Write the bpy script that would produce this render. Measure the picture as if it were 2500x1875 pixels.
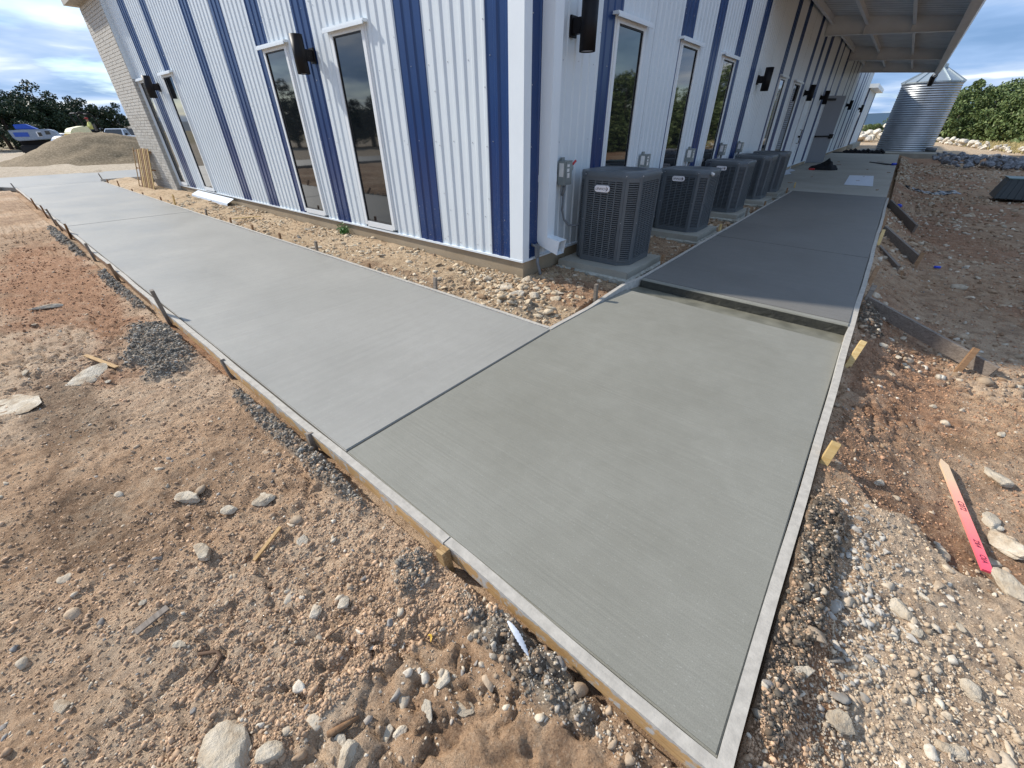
import bpy, bmesh, math, random
import numpy as np
from mathutils import Vector, Matrix

random.seed(7)
rng = np.random.default_rng(7)
PI = math.pi
scene = bpy.context.scene
for o in list(bpy.data.objects):
    bpy.data.objects.remove(o)
COL = scene.collection

# ------------------------------------------------------------------ camera
cam = bpy.data.cameras.new('camera')
cam.sensor_fit = 'HORIZONTAL'
cam.sensor_width = 36.0
cam.lens = 14.076
cam.clip_start = 0.05
cam.clip_end = 4000
camo = bpy.data.objects.new('camera', cam)
COL.objects.link(camo)
_a, _b, _c = -0.69774909, 0.57128561, -0.00878249
_f = Vector((math.sin(_a) * math.cos(_b), math.cos(_a) * math.cos(_b), -math.sin(_b)))
_r = Vector((math.cos(_a), -math.sin(_a), 0))
_u = _r.cross(_f)
_r2 = _r * math.cos(_c) + _u * math.sin(_c)
_u2 = -_r * math.sin(_c) + _u * math.cos(_c)
M = Matrix.Identity(4)
for i in range(3):
    M[i][0], M[i][1], M[i][2] = _r2[i], _u2[i], -_f[i]
M[2][3] = 1.52
camo.matrix_world = M
scene.camera = camo

# ------------------------------------------------------------------ sky, sun, exposure
SUN_AZ = math.radians(18)       # shadows run towards +x and a little +y
SUN_EL = math.radians(36)
world = bpy.data.worlds.new('World')
scene.world = world
world.use_nodes = True
wt = world.node_tree
for n in list(wt.nodes):
    wt.nodes.remove(n)
def wn(t, **k):
    n = wt.nodes.new(t)
    for a, v in k.items():
        setattr(n, a, v)
    return n
w_out = wn('ShaderNodeOutputWorld')
w_bg = wn('ShaderNodeBackground')
w_bg.inputs['Strength'].default_value = 0.145
sky = wn('ShaderNodeTexSky', sky_type='NISHITA')
sky.sun_disc = False
sky.sun_elevation = SUN_EL
sky.sun_rotation = math.atan2(-math.cos(SUN_AZ), -math.sin(SUN_AZ))
sky.altitude = 300
sky.air_density = 1.0
sky.dust_density = 0.3
sky.ozone_density = 2.5
tc = wn('ShaderNodeTexCoord')
sep = wn('ShaderNodeSeparateXYZ')
wt.links.new(tc.outputs['Generated'], sep.inputs[0])
def wmath(op, a, b=None, clamp=False):
    n = wn('ShaderNodeMath', operation=op)
    n.use_clamp = clamp
    for i, v in enumerate((a, b)):
        if v is None:
            continue
        if isinstance(v, (int, float)):
            n.inputs[i].default_value = v
        else:
            wt.links.new(v, n.inputs[i])
    return n.outputs[0]
zc = wmath('ADD', wmath('MAXIMUM', sep.outputs[2], 0.0), 0.10)
cx_ = wmath('DIVIDE', sep.outputs[0], zc)
cy_ = wmath('DIVIDE', sep.outputs[1], zc)
comb = wn('ShaderNodeCombineXYZ')
wt.links.new(cx_, comb.inputs[0]); wt.links.new(cy_, comb.inputs[1])
def wnoise(scale, detail, rough, off):
    mp = wn('ShaderNodeMapping')
    mp.inputs['Location'].default_value = off
    wt.links.new(comb.outputs[0], mp.inputs[0])
    n = wn('ShaderNodeTexNoise')
    n.inputs['Scale'].default_value = scale
    n.inputs['Detail'].default_value = detail
    n.inputs['Roughness'].default_value = rough
    n.inputs['Distortion'].default_value = 0.25
    wt.links.new(mp.outputs[0], n.inputs['Vector'])
    return n.outputs['Fac']
def wramp(fac, stops):
    r = wn('ShaderNodeValToRGB')
    e = r.color_ramp.elements
    while len(e) < len(stops):
        e.new(0.5)
    for el, (p, c) in zip(e, stops):
        el.position = p
        el.color = c if len(c) == 4 else (*c, 1)
    wt.links.new(fac, r.inputs[0])
    return r.outputs[0]
n1 = wnoise(0.42, 6, 0.55, (3.1, 1.7, 0))
n2 = wnoise(0.8, 5, 0.5, (8.3, -2.2, 4))
cover = wramp(n1, [(0.36, (0, 0, 0)), (0.50, (1, 1, 1))])
tone = wramp(n2, [(0.36, (1.2, 2.1, 3.7)), (0.48, (1.9, 2.9, 4.7)), (0.58, (3.2, 4.0, 5.4)), (0.67, (6.3, 6.6, 7.0))])
mixc = wn('ShaderNodeMix', data_type='RGBA')
covm = wmath('MULTIPLY', cover, 0.95)
wt.links.new(covm, mixc.inputs['Factor'])
wt.links.new(sky.outputs[0], mixc.inputs['A'])
wt.links.new(tone, mixc.inputs['B'])
wt.links.new(mixc.outputs['Result'], w_bg.inputs['Color'])
wt.links.new(w_bg.outputs[0], w_out.inputs[0])

sl = bpy.data.lights.new('sun', 'SUN')
sl.energy = 4.3
sl.angle = math.radians(2.2)
sl.color = (1.0, 0.95, 0.87)
sun = bpy.data.objects.new('sun', sl)
COL.objects.link(sun)
_d = Vector((math.cos(SUN_EL) * math.cos(SUN_AZ), math.cos(SUN_EL) * math.sin(SUN_AZ), -math.sin(SUN_EL)))
sun.rotation_euler = _d.to_track_quat('-Z', 'Y').to_euler()
sun.location = (-20, -8, 20)

scene.view_settings.view_transform = 'Standard'
scene.view_settings.look = 'None'
scene.view_settings.gamma = 1.0
scene.view_settings.use_curve_mapping = False
scene.view_settings.exposure = 0.38
scene.render.engine = 'CYCLES'
scene.cycles.max_bounces = 6
scene.cycles.diffuse_bounces = 4
scene.cycles.glossy_bounces = 4
scene.cycles.caustics_reflective = False
scene.cycles.caustics_refractive = False

# ------------------------------------------------------------------ materials
MATS = {}
class NT:
    def __init__(s, name):
        s.m = bpy.data.materials.new(name)
        s.m.use_nodes = True
        s.t = s.m.node_tree
        s.b = s.t.nodes['Principled BSDF']
        MATS[name] = s.m
    def n(s, t, **k):
        n = s.t.nodes.new(t)
        for a, v in k.items():
            setattr(n, a, v)
        return n
    def l(s, a, b):
        s.t.links.new(a, b)
    def coord(s, kind='Object', scale=(1, 1, 1)):
        t = s.n('ShaderNodeTexCoord')
        mp = s.n('ShaderNodeMapping')
        mp.inputs['Scale'].default_value = scale
        s.l(t.outputs[kind], mp.inputs[0])
        return mp.outputs[0]
    def wpos(s, scale=(1, 1, 1)):
        g = s.n('ShaderNodeNewGeometry')
        mp = s.n('ShaderNodeMapping')
        mp.inputs['Scale'].default_value = scale
        s.l(g.outputs['Position'], mp.inputs[0])
        return mp.outputs[0]
    def noise(s, vec, scale, detail=4, rough=0.6):
        n = s.n('ShaderNodeTexNoise')
        n.inputs['Scale'].default_value = scale
        n.inputs['Detail'].default_value = detail
        n.inputs['Roughness'].default_value = rough
        s.l(vec, n.inputs['Vector'])
        return n.outputs['Fac']
    def ramp(s, fac, stops):
        r = s.n('ShaderNodeValToRGB')
        e = r.color_ramp.elements
        while len(e) < len(stops):
            e.new(0.5)
        for el, (p, c) in zip(e, stops):
            el.position = p
            el.color = (*c, 1) if len(c) == 3 else c
        s.l(fac, r.inputs[0])
        return r.outputs[0]
    def mix(s, fac, a, b, blend='MIX'):
        m = s.n('ShaderNodeMix', data_type='RGBA', blend_type=blend)
        for key, v in (('Factor', fac), ('A', a), ('B', b)):
            if isinstance(v, (int, float)):
                m.inputs[key].default_value = v
            elif isinstance(v, tuple):
                m.inputs[key].default_value = (*v, 1)
            else:
                s.l(v, m.inputs[key])
        return m.outputs['Result']
    def math(s, op, a, b=None):
        m = s.n('ShaderNodeMath', operation=op)
        for i, v in enumerate((a, b)):
            if v is None: continue
            if isinstance(v, (int, float)): m.inputs[i].default_value = v
            else: s.l(v, m.inputs[i])
        return m.outputs[0]
    def bump(s, h, strength=0.3, dist=0.01, prev=None):
        b = s.n('ShaderNodeBump')
        b.inputs['Strength'].default_value = strength
        b.inputs['Distance'].default_value = dist
        s.l(h, b.inputs['Height'])
        if prev is not None:
            s.l(prev, b.inputs['Normal'])
        return b.outputs[0]
    def fin(s, col=None, rough=None, normal=None, metal=None, spec=None, ior=None):
        def put(k, v):
            if v is None: return
            if isinstance(v, (int, float)): s.b.inputs[k].default_value = v
            elif isinstance(v, tuple): s.b.inputs[k].default_value = (*v, 1)
            else: s.l(v, s.b.inputs[k])
        put('Base Color', col); put('Roughness', rough); put('Normal', normal)
        put('Metallic', metal); put('Specular IOR Level', spec); put('IOR', ior)
        return s.m

def simple(name, col, rough=0.5, metal=0.0, var=0.12, vscale=8.0, bump=0.0, bscale=60.0, spec=0.5):
    t = NT(name)
    p = t.coord('Object')
    n = t.noise(p, vscale, 5)
    c = t.ramp(n, [(0.3, tuple(v * (1 - var) for v in col)), (0.7, tuple(min(1, v * (1 + var)) for v in col))])
    nm = t.bump(t.noise(p, bscale, 3), bump, 0.004) if bump else None
    return t.fin(c, rough, nm, metal, spec)

def concrete(name, dark, light, rough, streak, wet=None, flecks=0.0):
    t = NT(name)
    p = t.wpos()
    big = t.noise(p, 0.9, 7, 0.62)
    c = t.ramp(big, [(0.34, dark), (0.66, light)])
    mid = t.noise(p, 9, 5, 0.65)
    c = t.mix(t.ramp(mid, [(0.38, (0.16,) * 3), (0.6, (0,) * 3)]), c, tuple(v * 0.75 for v in dark))
    sp = t.wpos(streak)
    st = t.noise(sp, 1.0, 4, 0.65)
    c = t.mix(t.ramp(st, [(0.3, (0.0,) * 3), (0.75, (0.26,) * 3)]), c, tuple(v * 0.72 for v in dark))
    fine = t.noise(p, 240, 3, 0.6)
    c = t.mix(t.ramp(fine, [(0.34, (0.42,) * 3), (0.6, (0.0,) * 3)]), c, tuple(v * 0.6 for v in dark))
    if flecks:
        v = t.n('ShaderNodeTexVoronoi')
        v.inputs['Scale'].default_value = 30
        t.l(t.wpos(tuple(1.0 if k < 50 else 2.2 for k in streak)), v.inputs['Vector'])
        c = t.mix(t.math('MULTIPLY', t.math('LESS_THAN', v.outputs['Distance'], 0.13), flecks), c, (0.6, 0.6, 0.56))
    b = t.bump(t.noise(sp, 1.0, 3, 0.6), 0.6, 0.004)
    b = t.bump(fine, 0.25, 0.002, b)
    rg = t.ramp(big, [(0.3, (rough - 0.08,) * 3), (0.7, (rough + 0.1,) * 3)])
    return t.fin(c, rg, b, spec=0.28)

concrete('slab_left', (0.305, 0.292, 0.258), (0.355, 0.340, 0.305), 0.48, (20, 0.9, 1), flecks=0.10)
concrete('slab_corner', (0.232, 0.221, 0.180), (0.290, 0.279, 0.236), 0.52, (1.2, 60, 1), flecks=0.10)
concrete('slab_wet', (0.165, 0.155, 0.138), (0.195, 0.184, 0.166), 0.55, (0.9, 22, 1))
concrete('slab_old', (0.36, 0.33, 0.27), (0.47, 0.44, 0.37), 0.75, (1.2, 9, 1))
concrete('pad_concrete', (0.30, 0.28, 0.23), (0.44, 0.42, 0.36), 0.8, (3, 3, 3))
concrete('foundation', (0.33, 0.25, 0.16), (0.46, 0.38, 0.27), 0.85, (2, 2, 14))
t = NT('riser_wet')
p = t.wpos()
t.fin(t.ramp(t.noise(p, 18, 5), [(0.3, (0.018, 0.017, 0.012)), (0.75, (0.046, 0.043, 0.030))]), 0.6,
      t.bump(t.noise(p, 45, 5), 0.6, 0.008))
t = NT('ledge_wet')
p = t.wpos()
t.fin(t.ramp(t.noise(p, 7, 5), [(0.3, (0.11, 0.104, 0.076)), (0.7, (0.20, 0.188, 0.142))]), 0.5,
      t.bump(t.noise(p, 60, 3), 0.4, 0.004))

def wood(name, a, b, smear=0.0, sm_col=(0.52, 0.50, 0.46), rough=0.75, creep=0.0):
    t = NT(name)
    p = t.coord('Object')
    g = t.n('ShaderNodeTexNoise'); g.inputs['Scale'].default_value = 3.0; g.inputs['Detail'].default_value = 6
    g.inputs['Distortion'].default_value = 1.6
    t.l(t.coord('Object', (1.2, 22, 22)), g.inputs['Vector'])
    c = t.ramp(g.outputs['Fac'], [(0.32, a), (0.68, b)])
    oi = t.n('ShaderNodeObjectInfo')
    c = t.mix(t.math('MULTIPLY', oi.outputs['Random'], 0.35), c, tuple(v * 0.55 for v in a))
    if smear:
        s = t.noise(t.wpos(), 16, 6, 0.7)
        gg = t.n('ShaderNodeNewGeometry'); sz_ = t.n('ShaderNodeSeparateXYZ'); t.l(gg.outputs['Position'], sz_.inputs[0])
        up = t.math('MULTIPLY', t.math('MAXIMUM', t.math('ADD', sz_.outputs[2], 0.022), 0.0), 14.0)
        s = t.math('ADD', s, t.math('MULTIPLY', t.math('MINIMUM', up, 0.35), creep))
        f = t.ramp(s, [(max(0.02, 0.75 - smear), (0,) * 3), (max(0.1, 0.82 - smear), (1,) * 3)])
        c = t.mix(f, c, t.ramp(t.noise(t.wpos(), 22, 5), [(0.3, tuple(v * 0.74 for v in sm_col)), (0.65, sm_col)]))
    nb = t.bump(g.outputs['Fac'], 0.35, 0.004)
    nb = t.bump(t.noise(t.wpos(), 90, 4), 0.3, 0.004, nb)
    return t.fin(c, rough, nb, spec=0.25)
wood('wood_new', (0.46, 0.27, 0.11), (0.66, 0.44, 0.21), smear=0.22, creep=1.0)
wood('board_brown', (0.22, 0.12, 0.06), (0.36, 0.22, 0.12), smear=0.15, creep=1.0)
wood('board_grey', (0.17, 0.14, 0.11), (0.32, 0.27, 0.22), smear=0.2, creep=1.0)
wood('wood_orange', (0.40, 0.24, 0.10), (0.58, 0.38, 0.18), smear=0.05)
wood('wood_smeared', (0.45, 0.33, 0.2), (0.6, 0.47, 0.32), smear=0.60, sm_col=(0.47, 0.43, 0.37))
wood('wood_brown', (0.22, 0.12, 0.06), (0.36, 0.22, 0.12), smear=0.12)
wood('wood_grey', (0.17, 0.14, 0.11), (0.32, 0.27, 0.22), smear=0.12)
wood('wood_weathered', (0.15, 0.12, 0.095), (0.30, 0.25, 0.205), smear=0.0)
wood('wood_yellow', (0.52, 0.34, 0.13), (0.68, 0.5, 0.24), smear=0.05)
wood('wood_pallet', (0.26, 0.15, 0.06), (0.58, 0.40, 0.2), smear=0.0)

def painted(name, col, rough=0.34, var=0.05, grime=None):
    t = NT(name)
    p = t.wpos()
    c = t.ramp(t.noise(p, 2.2, 5), [(0.3, tuple(v * (1 - var) for v in col)), (0.7, col)])
    if grime:
        # splashed dust low on the sheets
        g = t.n('ShaderNodeNewGeometry')
        sx = t.n('ShaderNodeSeparateXYZ'); t.l(g.outputs['Position'], sx.inputs[0])
        low = t.math('SUBTRACT', 1.0, t.math('MULTIPLY', sx.outputs[2], 0.9))
        sp = t.ramp(t.noise(p, 75, 4), [(0.60, (0,) * 3), (0.66, (1,) * 3)])
        f = t.math('MULTIPLY', t.math('MAXIMUM', low, 0.0), t.math('MULTIPLY', sp, grime))
        c = t.mix(f, c, (0.4, 0.36, 0.3))
    return t.fin(c, rough, t.bump(t.noise(t.wpos((1, 1, 0.4)), 2.6, 3), 0.16, 0.02), spec=0.5)
painted('white_metal', (0.65, 0.70, 0.725), 0.36, grime=0.4)
painted('blue_metal', (0.006, 0.036, 0.138), 0.28, 0.12, grime=0.5)
painted('white_trim', (0.74, 0.785, 0.81), 0.35)
painted('canopy_white', (0.76, 0.79, 0.80), 0.5, 0.12)
painted('canopy_sheet', (0.72, 0.75, 0.77), 0.28, 0.2)
painted('door_grey', (0.19, 0.20, 0.22), 0.45)
painted('vinyl_white', (0.74, 0.76, 0.76), 0.4)
simple('black_metal', (0.009, 0.008, 0.009), 0.5, var=0.2, spec=0.2)
simple('lens_glass', (0.75, 0.75, 0.78), 0.3)
simple('gasket', (0.01, 0.01, 0.012), 0.5)
simple('interior_dark', (0.02, 0.02, 0.022), 0.8)
t = NT('window_glass')
t.fin((0.010, 0.012, 0.014), 0.03, t.bump(t.noise(t.wpos(), 1.3, 2), 0.04, 0.02), spec=0.6, ior=1.75)
t = NT('window_glass_flat')
t.fin((0.012, 0.013, 0.015), 0.02, None, spec=0.9, ior=2.0)
simple('ac_grey', (0.088, 0.098, 0.106), 0.42, var=0.08, bump=0.05)
simple('ac_core', (0.006, 0.006, 0.008), 0.7)
simple('badge_white', (0.78, 0.74, 0.74), 0.35)
simple('badge_dark', (0.05, 0.008, 0.008), 0.4)
simple('box_grey', (0.24, 0.26, 0.25), 0.45)
simple('label_white', (0.75, 0.72, 0.68), 0.5)
simple('red_paint', (0.45, 0.03, 0.03), 0.4)
simple('conduit_grey', (0.16, 0.17, 0.18), 0.45)
simple('screw_metal', (0.45, 0.46, 0.47), 0.35, metal=0.6)
simple('foil_white', (0.55, 0.60, 0.66), 0.35)
simple('sheet_white', (0.62, 0.66, 0.72), 0.5, var=0.06)
simple('black_cloth', (0.008, 0.008, 0.010), 0.85, var=0.4)
simple('plastic_dark', (0.020, 0.026, 0.026), 0.38, var=0.15)
simple('plastic_greenish', (0.10, 0.16, 0.15), 0.45, var=0.15)
simple('blue_plastic', (0.02, 0.05, 0.45), 0.35)
simple('tyre', (0.015, 0.015, 0.016), 0.8)
simple('truck_white', (0.78, 0.80, 0.83), 0.25, var=0.03)
simple('truck_black', (0.015, 0.015, 0.018), 0.25)
simple('car_glass', (0.02, 0.025, 0.03), 0.08)
simple('machine_cream', (0.80, 0.74, 0.45), 0.4)
simple('machine_yellow', (0.62, 0.38, 0.03), 0.45)
simple('machine_grey', (0.25, 0.30, 0.38), 0.4)
simple('machine_blue', (0.02, 0.08, 0.42), 0.4)
simple('rail_white', (0.8, 0.8, 0.82), 0.4)
simple('skin', (0.35, 0.19, 0.12), 0.6)
simple('shirt_red', (0.32, 0.03, 0.03), 0.8)
simple('vest_yellow', (0.70, 0.68, 0.25), 0.8)
simple('trousers', (0.03, 0.035, 0.06), 0.85)
simple('feather_white', (0.50, 0.53, 0.58), 0.6)
simple('leaf_yellow', (0.55, 0.33, 0.03), 0.6)
simple('twig', (0.10, 0.055, 0.03), 0.85)
simple('bark', (0.09, 0.065, 0.05), 0.9, var=0.3, bump=0.6)
simple('ink_dark', (0.10, 0.01, 0.04), 0.6)
simple('pipe_pale', (0.7, 0.72, 0.72), 0.45)
simple('plastic_sheet', (0.11, 0.12, 0.13), 0.3, var=0.5, vscale=3)

def foliage(name, cols):
    t = NT(name)
    p = t.wpos()
    g = t.n('ShaderNodeNewGeometry')
    r = t.n('ShaderNodeTexWhiteNoise'); r.noise_dimensions = '1D'
    t.l(g.outputs['Random Per Island'], r.inputs['W'])
    f = t.math('ADD', t.math('MULTIPLY', r.outputs['Value'], 0.6), t.math('MULTIPLY', t.noise(p, 0.9, 3), 0.4))
    c = t.ramp(f, [(0.15, cols[0]), (0.5, cols[1]), (0.85, cols[2])])
    m = t.fin(c, 0.55, None, spec=0.3)
    return m
foliage('leaf_oak_dark', ((0.012, 0.026, 0.014), (0.030, 0.052, 0.022), (0.065, 0.085, 0.04)))
foliage('leaf_green', ((0.040, 0.070, 0.020), (0.110, 0.155, 0.048), (0.22, 0.26, 0.105)))
foliage('weed_green', ((0.04, 0.12, 0.02), (0.08, 0.2, 0.04), (0.14, 0.28, 0.07)))
foliage('straw', ((0.26, 0.20, 0.08), (0.42, 0.34, 0.15), (0.55, 0.46, 0.24)))

# galvanised corrugated tank steel
t = NT('galvanised')
p = t.wpos()
t.fin(t.ramp(t.noise(p, 3, 4), [(0.3, (0.36, 0.38, 0.40)), (0.7, (0.46, 0.48, 0.50))]), 0.42,
      t.bump(t.noise(p, 30, 2), 0.05, 0.01), metal=0.95)
t = NT('galvanised_roof')
t.fin((0.44, 0.49, 0.51), 0.42, None, metal=0.7)

# block masonry
t = NT('block_tan')
p = t.wpos()
oi = t.n('ShaderNodeObjectInfo')
c = t.ramp(oi.outputs['Random'], [(0.0, (0.46, 0.435, 0.385)), (0.5, (0.52, 0.495, 0.44)), (1.0, (0.58, 0.555, 0.50))])
c = t.mix(t.ramp(t.noise(p, 40, 4), [(0.35, (0.3,) * 3), (0.6, (0,) * 3)]), c, (0.24, 0.21, 0.17))
t.fin(c, 0.9, t.bump(t.noise(p, 25, 5), 0.6, 0.02), spec=0.2)
simple('mortar', (0.42, 0.39, 0.34), 0.95, bump=0.4)

# soil (vertex colour carries the soil kinds: tan, red clay, pale caliche ...)
t = NT('soil')
p = t.wpos()
at = t.n('ShaderNodeAttribute'); at.attribute_name = 'soil'
c = at.outputs['Color']
n_a = t.noise(p, 7, 8, 0.7)
n_b = t.noise(p, 75, 8, 0.78)
c = t.mix(t.ramp(n_a, [(0.36, (0.6,) * 3), (0.52, (0,) * 3)]), c, (0.17, 0.10, 0.06))
c = t.mix(t.ramp(n_a, [(0.52, (0,) * 3), (0.74, (0.55,) * 3)]), c, (0.56, 0.45, 0.32))
c = t.mix(t.ramp(n_b, [(0.34, (0.8,) * 3), (0.46, (0,) * 3)]), c, (0.15, 0.085, 0.05))
c = t.mix(t.ramp(n_b, [(0.54, (0,) * 3), (0.68, (0.6,) * 3)]), c, (0.68, 0.55, 0.40))
vor = t.n('ShaderNodeTexVoronoi'); vor.inputs['Scale'].default_value = 38
t.l(p, vor.inputs['Vector'])
vor2 = t.n('ShaderNodeTexVoronoi'); vor2.inputs['Scale'].default_value = 105
t.l(p, vor2.inputs['Vector'])
n_c = t.noise(p, 24, 7, 0.75)
b = t.bump(n_c, 0.9, 0.035)
b = t.bump(t.math('SUBTRACT', 1.0, vor2.outputs['Distance']), 0.6, 0.008, b)
b = t.bump(n_b, 0.7, 0.012, b)
t.fin(c, 0.95, b, spec=0.15)

t = NT('stone')          # loose stones, tone from attribute
p = t.wpos()
at = t.n('ShaderNodeAttribute'); at.attribute_name = 'tone'
c = t.mix(t.ramp(t.noise(p, 45, 5), [(0.35, (0.4,) * 3), (0.6, (0,) * 3)]), at.outputs['Color'], (0.24, 0.16, 0.10))
t.fin(c, 0.9, t.bump(t.noise(p, 70, 5), 0.5, 0.008), spec=0.2)

def rockmat(name, lo, mid, hi):
    t = NT(name)
    p = t.wpos()
    n = t.noise(p, 11, 6, 0.65)
    c = t.ramp(n, [(0.3, lo), (0.5, mid), (0.7, hi)])
    oi = t.n('ShaderNodeObjectInfo')
    c = t.mix(t.math('MULTIPLY', oi.outputs['Random'], 0.4), c, tuple(v * 0.6 for v in mid))
    return t.fin(c, 0.9, t.bump(t.noise(p, 26, 7, 0.7), 0.8, 0.025), spec=0.2)
rockmat('rock_pale', (0.34, 0.24, 0.15), (0.56, 0.47, 0.35), (0.70, 0.62, 0.50))
rockmat('rock_grey', (0.09, 0.095, 0.105), (0.20, 0.205, 0.22), (0.42, 0.42, 0.43))
rockmat('rock_white', (0.40, 0.32, 0.22), (0.66, 0.60, 0.50), (0.78, 0.74, 0.66))
rockmat('mound_gravel', (0.13, 0.095, 0.055), (0.24, 0.175, 0.10), (0.40, 0.31, 0.20))
rockmat('spill', (0.030, 0.029, 0.025), (0.085, 0.082, 0.072), (0.22, 0.215, 0.19))
rockmat('rough_cement', (0.26, 0.25, 0.20), (0.42, 0.41, 0.35), (0.58, 0.57, 0.5))

# ------------------------------------------------------------------ helpers
def mesh_np(name, V, F, smooth=False):
    V = np.asarray(V, np.float32).reshape(-1, 3)
    F = np.asarray(F, np.int32)
    k = F.shape[1]
    me = bpy.data.meshes.new(name)
    me.vertices.add(len(V)); me.vertices.foreach_set('co', V.ravel())
    me.loops.add(F.size); me.loops.foreach_set('vertex_index', F.ravel())
    me.polygons.add(len(F)); me.polygons.foreach_set('loop_start', np.arange(0, F.size, k, dtype=np.int32))
    me.polygons.foreach_set('loop_total', np.full(len(F), k, np.int32))
    if smooth:
        me.polygons.foreach_set('use_smooth', np.ones(len(F), bool))
    me.update(calc_edges=True)
    return me

def link(name, me, m=None, parent=None, loc=None, rot=None):
    o = bpy.data.objects.new(name, me)
    COL.objects.link(o)
    if m is not None:
        if isinstance(m, str): m = [m]
        if len(me.materials) == 0:
            for k in m: me.materials.append(MATS[k])
    if parent is not None: o.parent = parent
    if loc is not None: o.location = loc
    if rot is not None: o.rotation_euler = rot
    return o

def tag(o, label=None, cat=None, group=None, kind=None):
    if label: o['label'] = label
    if cat: o['category'] = cat
    if group: o['group'] = group
    if kind: o['kind'] = kind
    return o

def empty(name, loc, rz=0.0):
    o = bpy.data.objects.new(name, None)
    o.empty_display_size = 0.1
    COL.objects.link(o)
    o.location = loc; o.rotation_euler = (0, 0, rz)
    return o

def copy_tree(o, parent=None):
    c = o.copy(); COL.objects.link(c)
    if parent is not None: c.parent = parent
    for ch in list(o.children): copy_tree(ch, c)
    return c

class MB:
    def __init__(s):
        s.v = []; s.f = []; s.mi = []
    def add(s, verts, faces, mi=0):
        b = len(s.v)
        s.v += [tuple(v) for v in verts]
        s.f += [tuple(i + b for i in f) for f in faces]
        s.mi += [mi] * len(faces)
    BF = [(0, 3, 2, 1), (4, 5, 6, 7), (0, 1, 5, 4), (1, 2, 6, 5), (2, 3, 7, 6), (3, 0, 4, 7)]
    def box(s, x0, x1, y0, y1, z0, z1, mi=0):
        s.add([(x0, y0, z0), (x1, y0, z0), (x1, y1, z0), (x0, y1, z0), (x0, y0, z1), (x1, y0, z1), (x1, y1, z1), (x0, y1, z1)], s.BF, mi)
    def hexa(s, pts, mi=0):
        s.add(pts, s.BF, mi)
    def prism(s, poly, z0, z1, mi=0):
        n = len(poly)
        s.add([(x, y, z0) for x, y in poly] + [(x, y, z1) for x, y in poly],
              [tuple(range(n - 1, -1, -1)), tuple(range(n, 2 * n))] + [(i, (i + 1) % n, (i + 1) % n + n, i + n) for i in range(n)], mi)
    def beam(s, a, b, w, h, up=(0, 0, 1), mi=0):
        a = Vector(a); b = Vector(b); d = (b - a).normalized()
        u = Vector(up); sx = d.cross(u)
        if sx.length < 1e-4: sx = d.cross(Vector((1, 0, 0)))
        sx.normalize(); u = sx.cross(d).normalized()
        P = []
        for q in (a, b):
            for i, j in ((-1, -1), (1, -1), (1, 1), (-1, 1)):
                P.append(q + sx * (w / 2 * i) + u * (h / 2 * j))
        s.add(P, [(0, 3, 2, 1), (4, 5, 6, 7), (0, 1, 5, 4), (1, 2, 6, 5), (2, 3, 7, 6), (3, 0, 4, 7)], mi)
    def tube(s, pts, r, n=10, cap=True, mi=0):
        pts = [Vector(p) for p in pts]
        rs = r if isinstance(r, (list, tuple)) else [r] * len(pts)
        base = len(s.v); prevu = None
        for i, p in enumerate(pts):
            d = (pts[min(i + 1, len(pts) - 1)] - pts[max(i - 1, 0)]).normalized()
            u = d.orthogonal().normalized() if prevu is None else (prevu - d * prevu.dot(d)).normalized()
            prevu = u; w = d.cross(u)
            for k in range(n):
                a = 2 * PI * k / n
                s.v.append(tuple(p + (u * math.cos(a) + w * math.sin(a)) * rs[i]))
        for i in range(len(pts) - 1):
            for k in range(n):
                s.f.append((base + i * n + k, base + i * n + (k + 1) % n, base + (i + 1) * n + (k + 1) % n, base + (i + 1) * n + k)); s.mi.append(mi)
        if cap:
            s.f.append(tuple(base + k for k in range(n - 1, -1, -1))); s.mi.append(mi)
            e = base + (len(pts) - 1) * n
            s.f.append(tuple(e + k for k in range(n))); s.mi.append(mi)
    def mesh(s, name, smooth=False, bevel=0.0, seg=2):
        me = bpy.data.meshes.new(name)
        me.from_pydata(s.v, [], s.f)
        me.polygons.foreach_set('material_index', s.mi)
        if smooth: me.polygons.foreach_set('use_smooth', [True] * len(s.f))
        if bevel:
            bm = bmesh.new(); bm.from_mesh(me)
            bmesh.ops.bevel(bm, geom=bm.edges[:], offset=bevel, segments=seg, affect='EDGES', clamp_overlap=True)
            bm.to_mesh(me); bm.free()
        me.update()
        return me
    def build(s, name, m, parent=None, loc=None, rot=None, smooth=False, bevel=0.0, seg=2):
        return link(name, s.mesh(name, smooth, bevel, seg), m, parent, loc, rot)

# numpy value noise
def _h(ix, iy, seed):
    n = (ix.astype(np.int64) * 374761393 + iy.astype(np.int64) * 668265263 + seed * 974711) & 0xFFFFFFFF
    n = ((n ^ (n >> 13)) * 1274126177) & 0xFFFFFFFF
    n = (n ^ (n >> 16)) & 0xFFFF
    return n / 65535.0
def vn(x, y, seed=0):
    ix = np.floor(x); iy = np.floor(y); fx = x - ix; fy = y - iy
    fx = fx * fx * (3 - 2 * fx); fy = fy * fy * (3 - 2 * fy)
    a = _h(ix, iy, seed); b = _h(ix + 1, iy, seed); c = _h(ix, iy + 1, seed); d = _h(ix + 1, iy + 1, seed)
    return (a * (1 - fx) + b * fx) * (1 - fy) + (c * (1 - fx) + d * fx) * fy
def fbm(x, y, seed=0, oct=4, g=0.5):
    s = 0; a = 1; t = 0
    for k in range(oct):
        s = s + a * vn(x * 2 ** k + 17.3 * k, y * 2 ** k - 9.1 * k, seed + k); t += a; a *= g
    return s / t
def sst(x, a, b):
    t = np.clip((x - a) / (b - a), 0, 1)
    return t * t * (3 - 2 * t)
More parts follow.
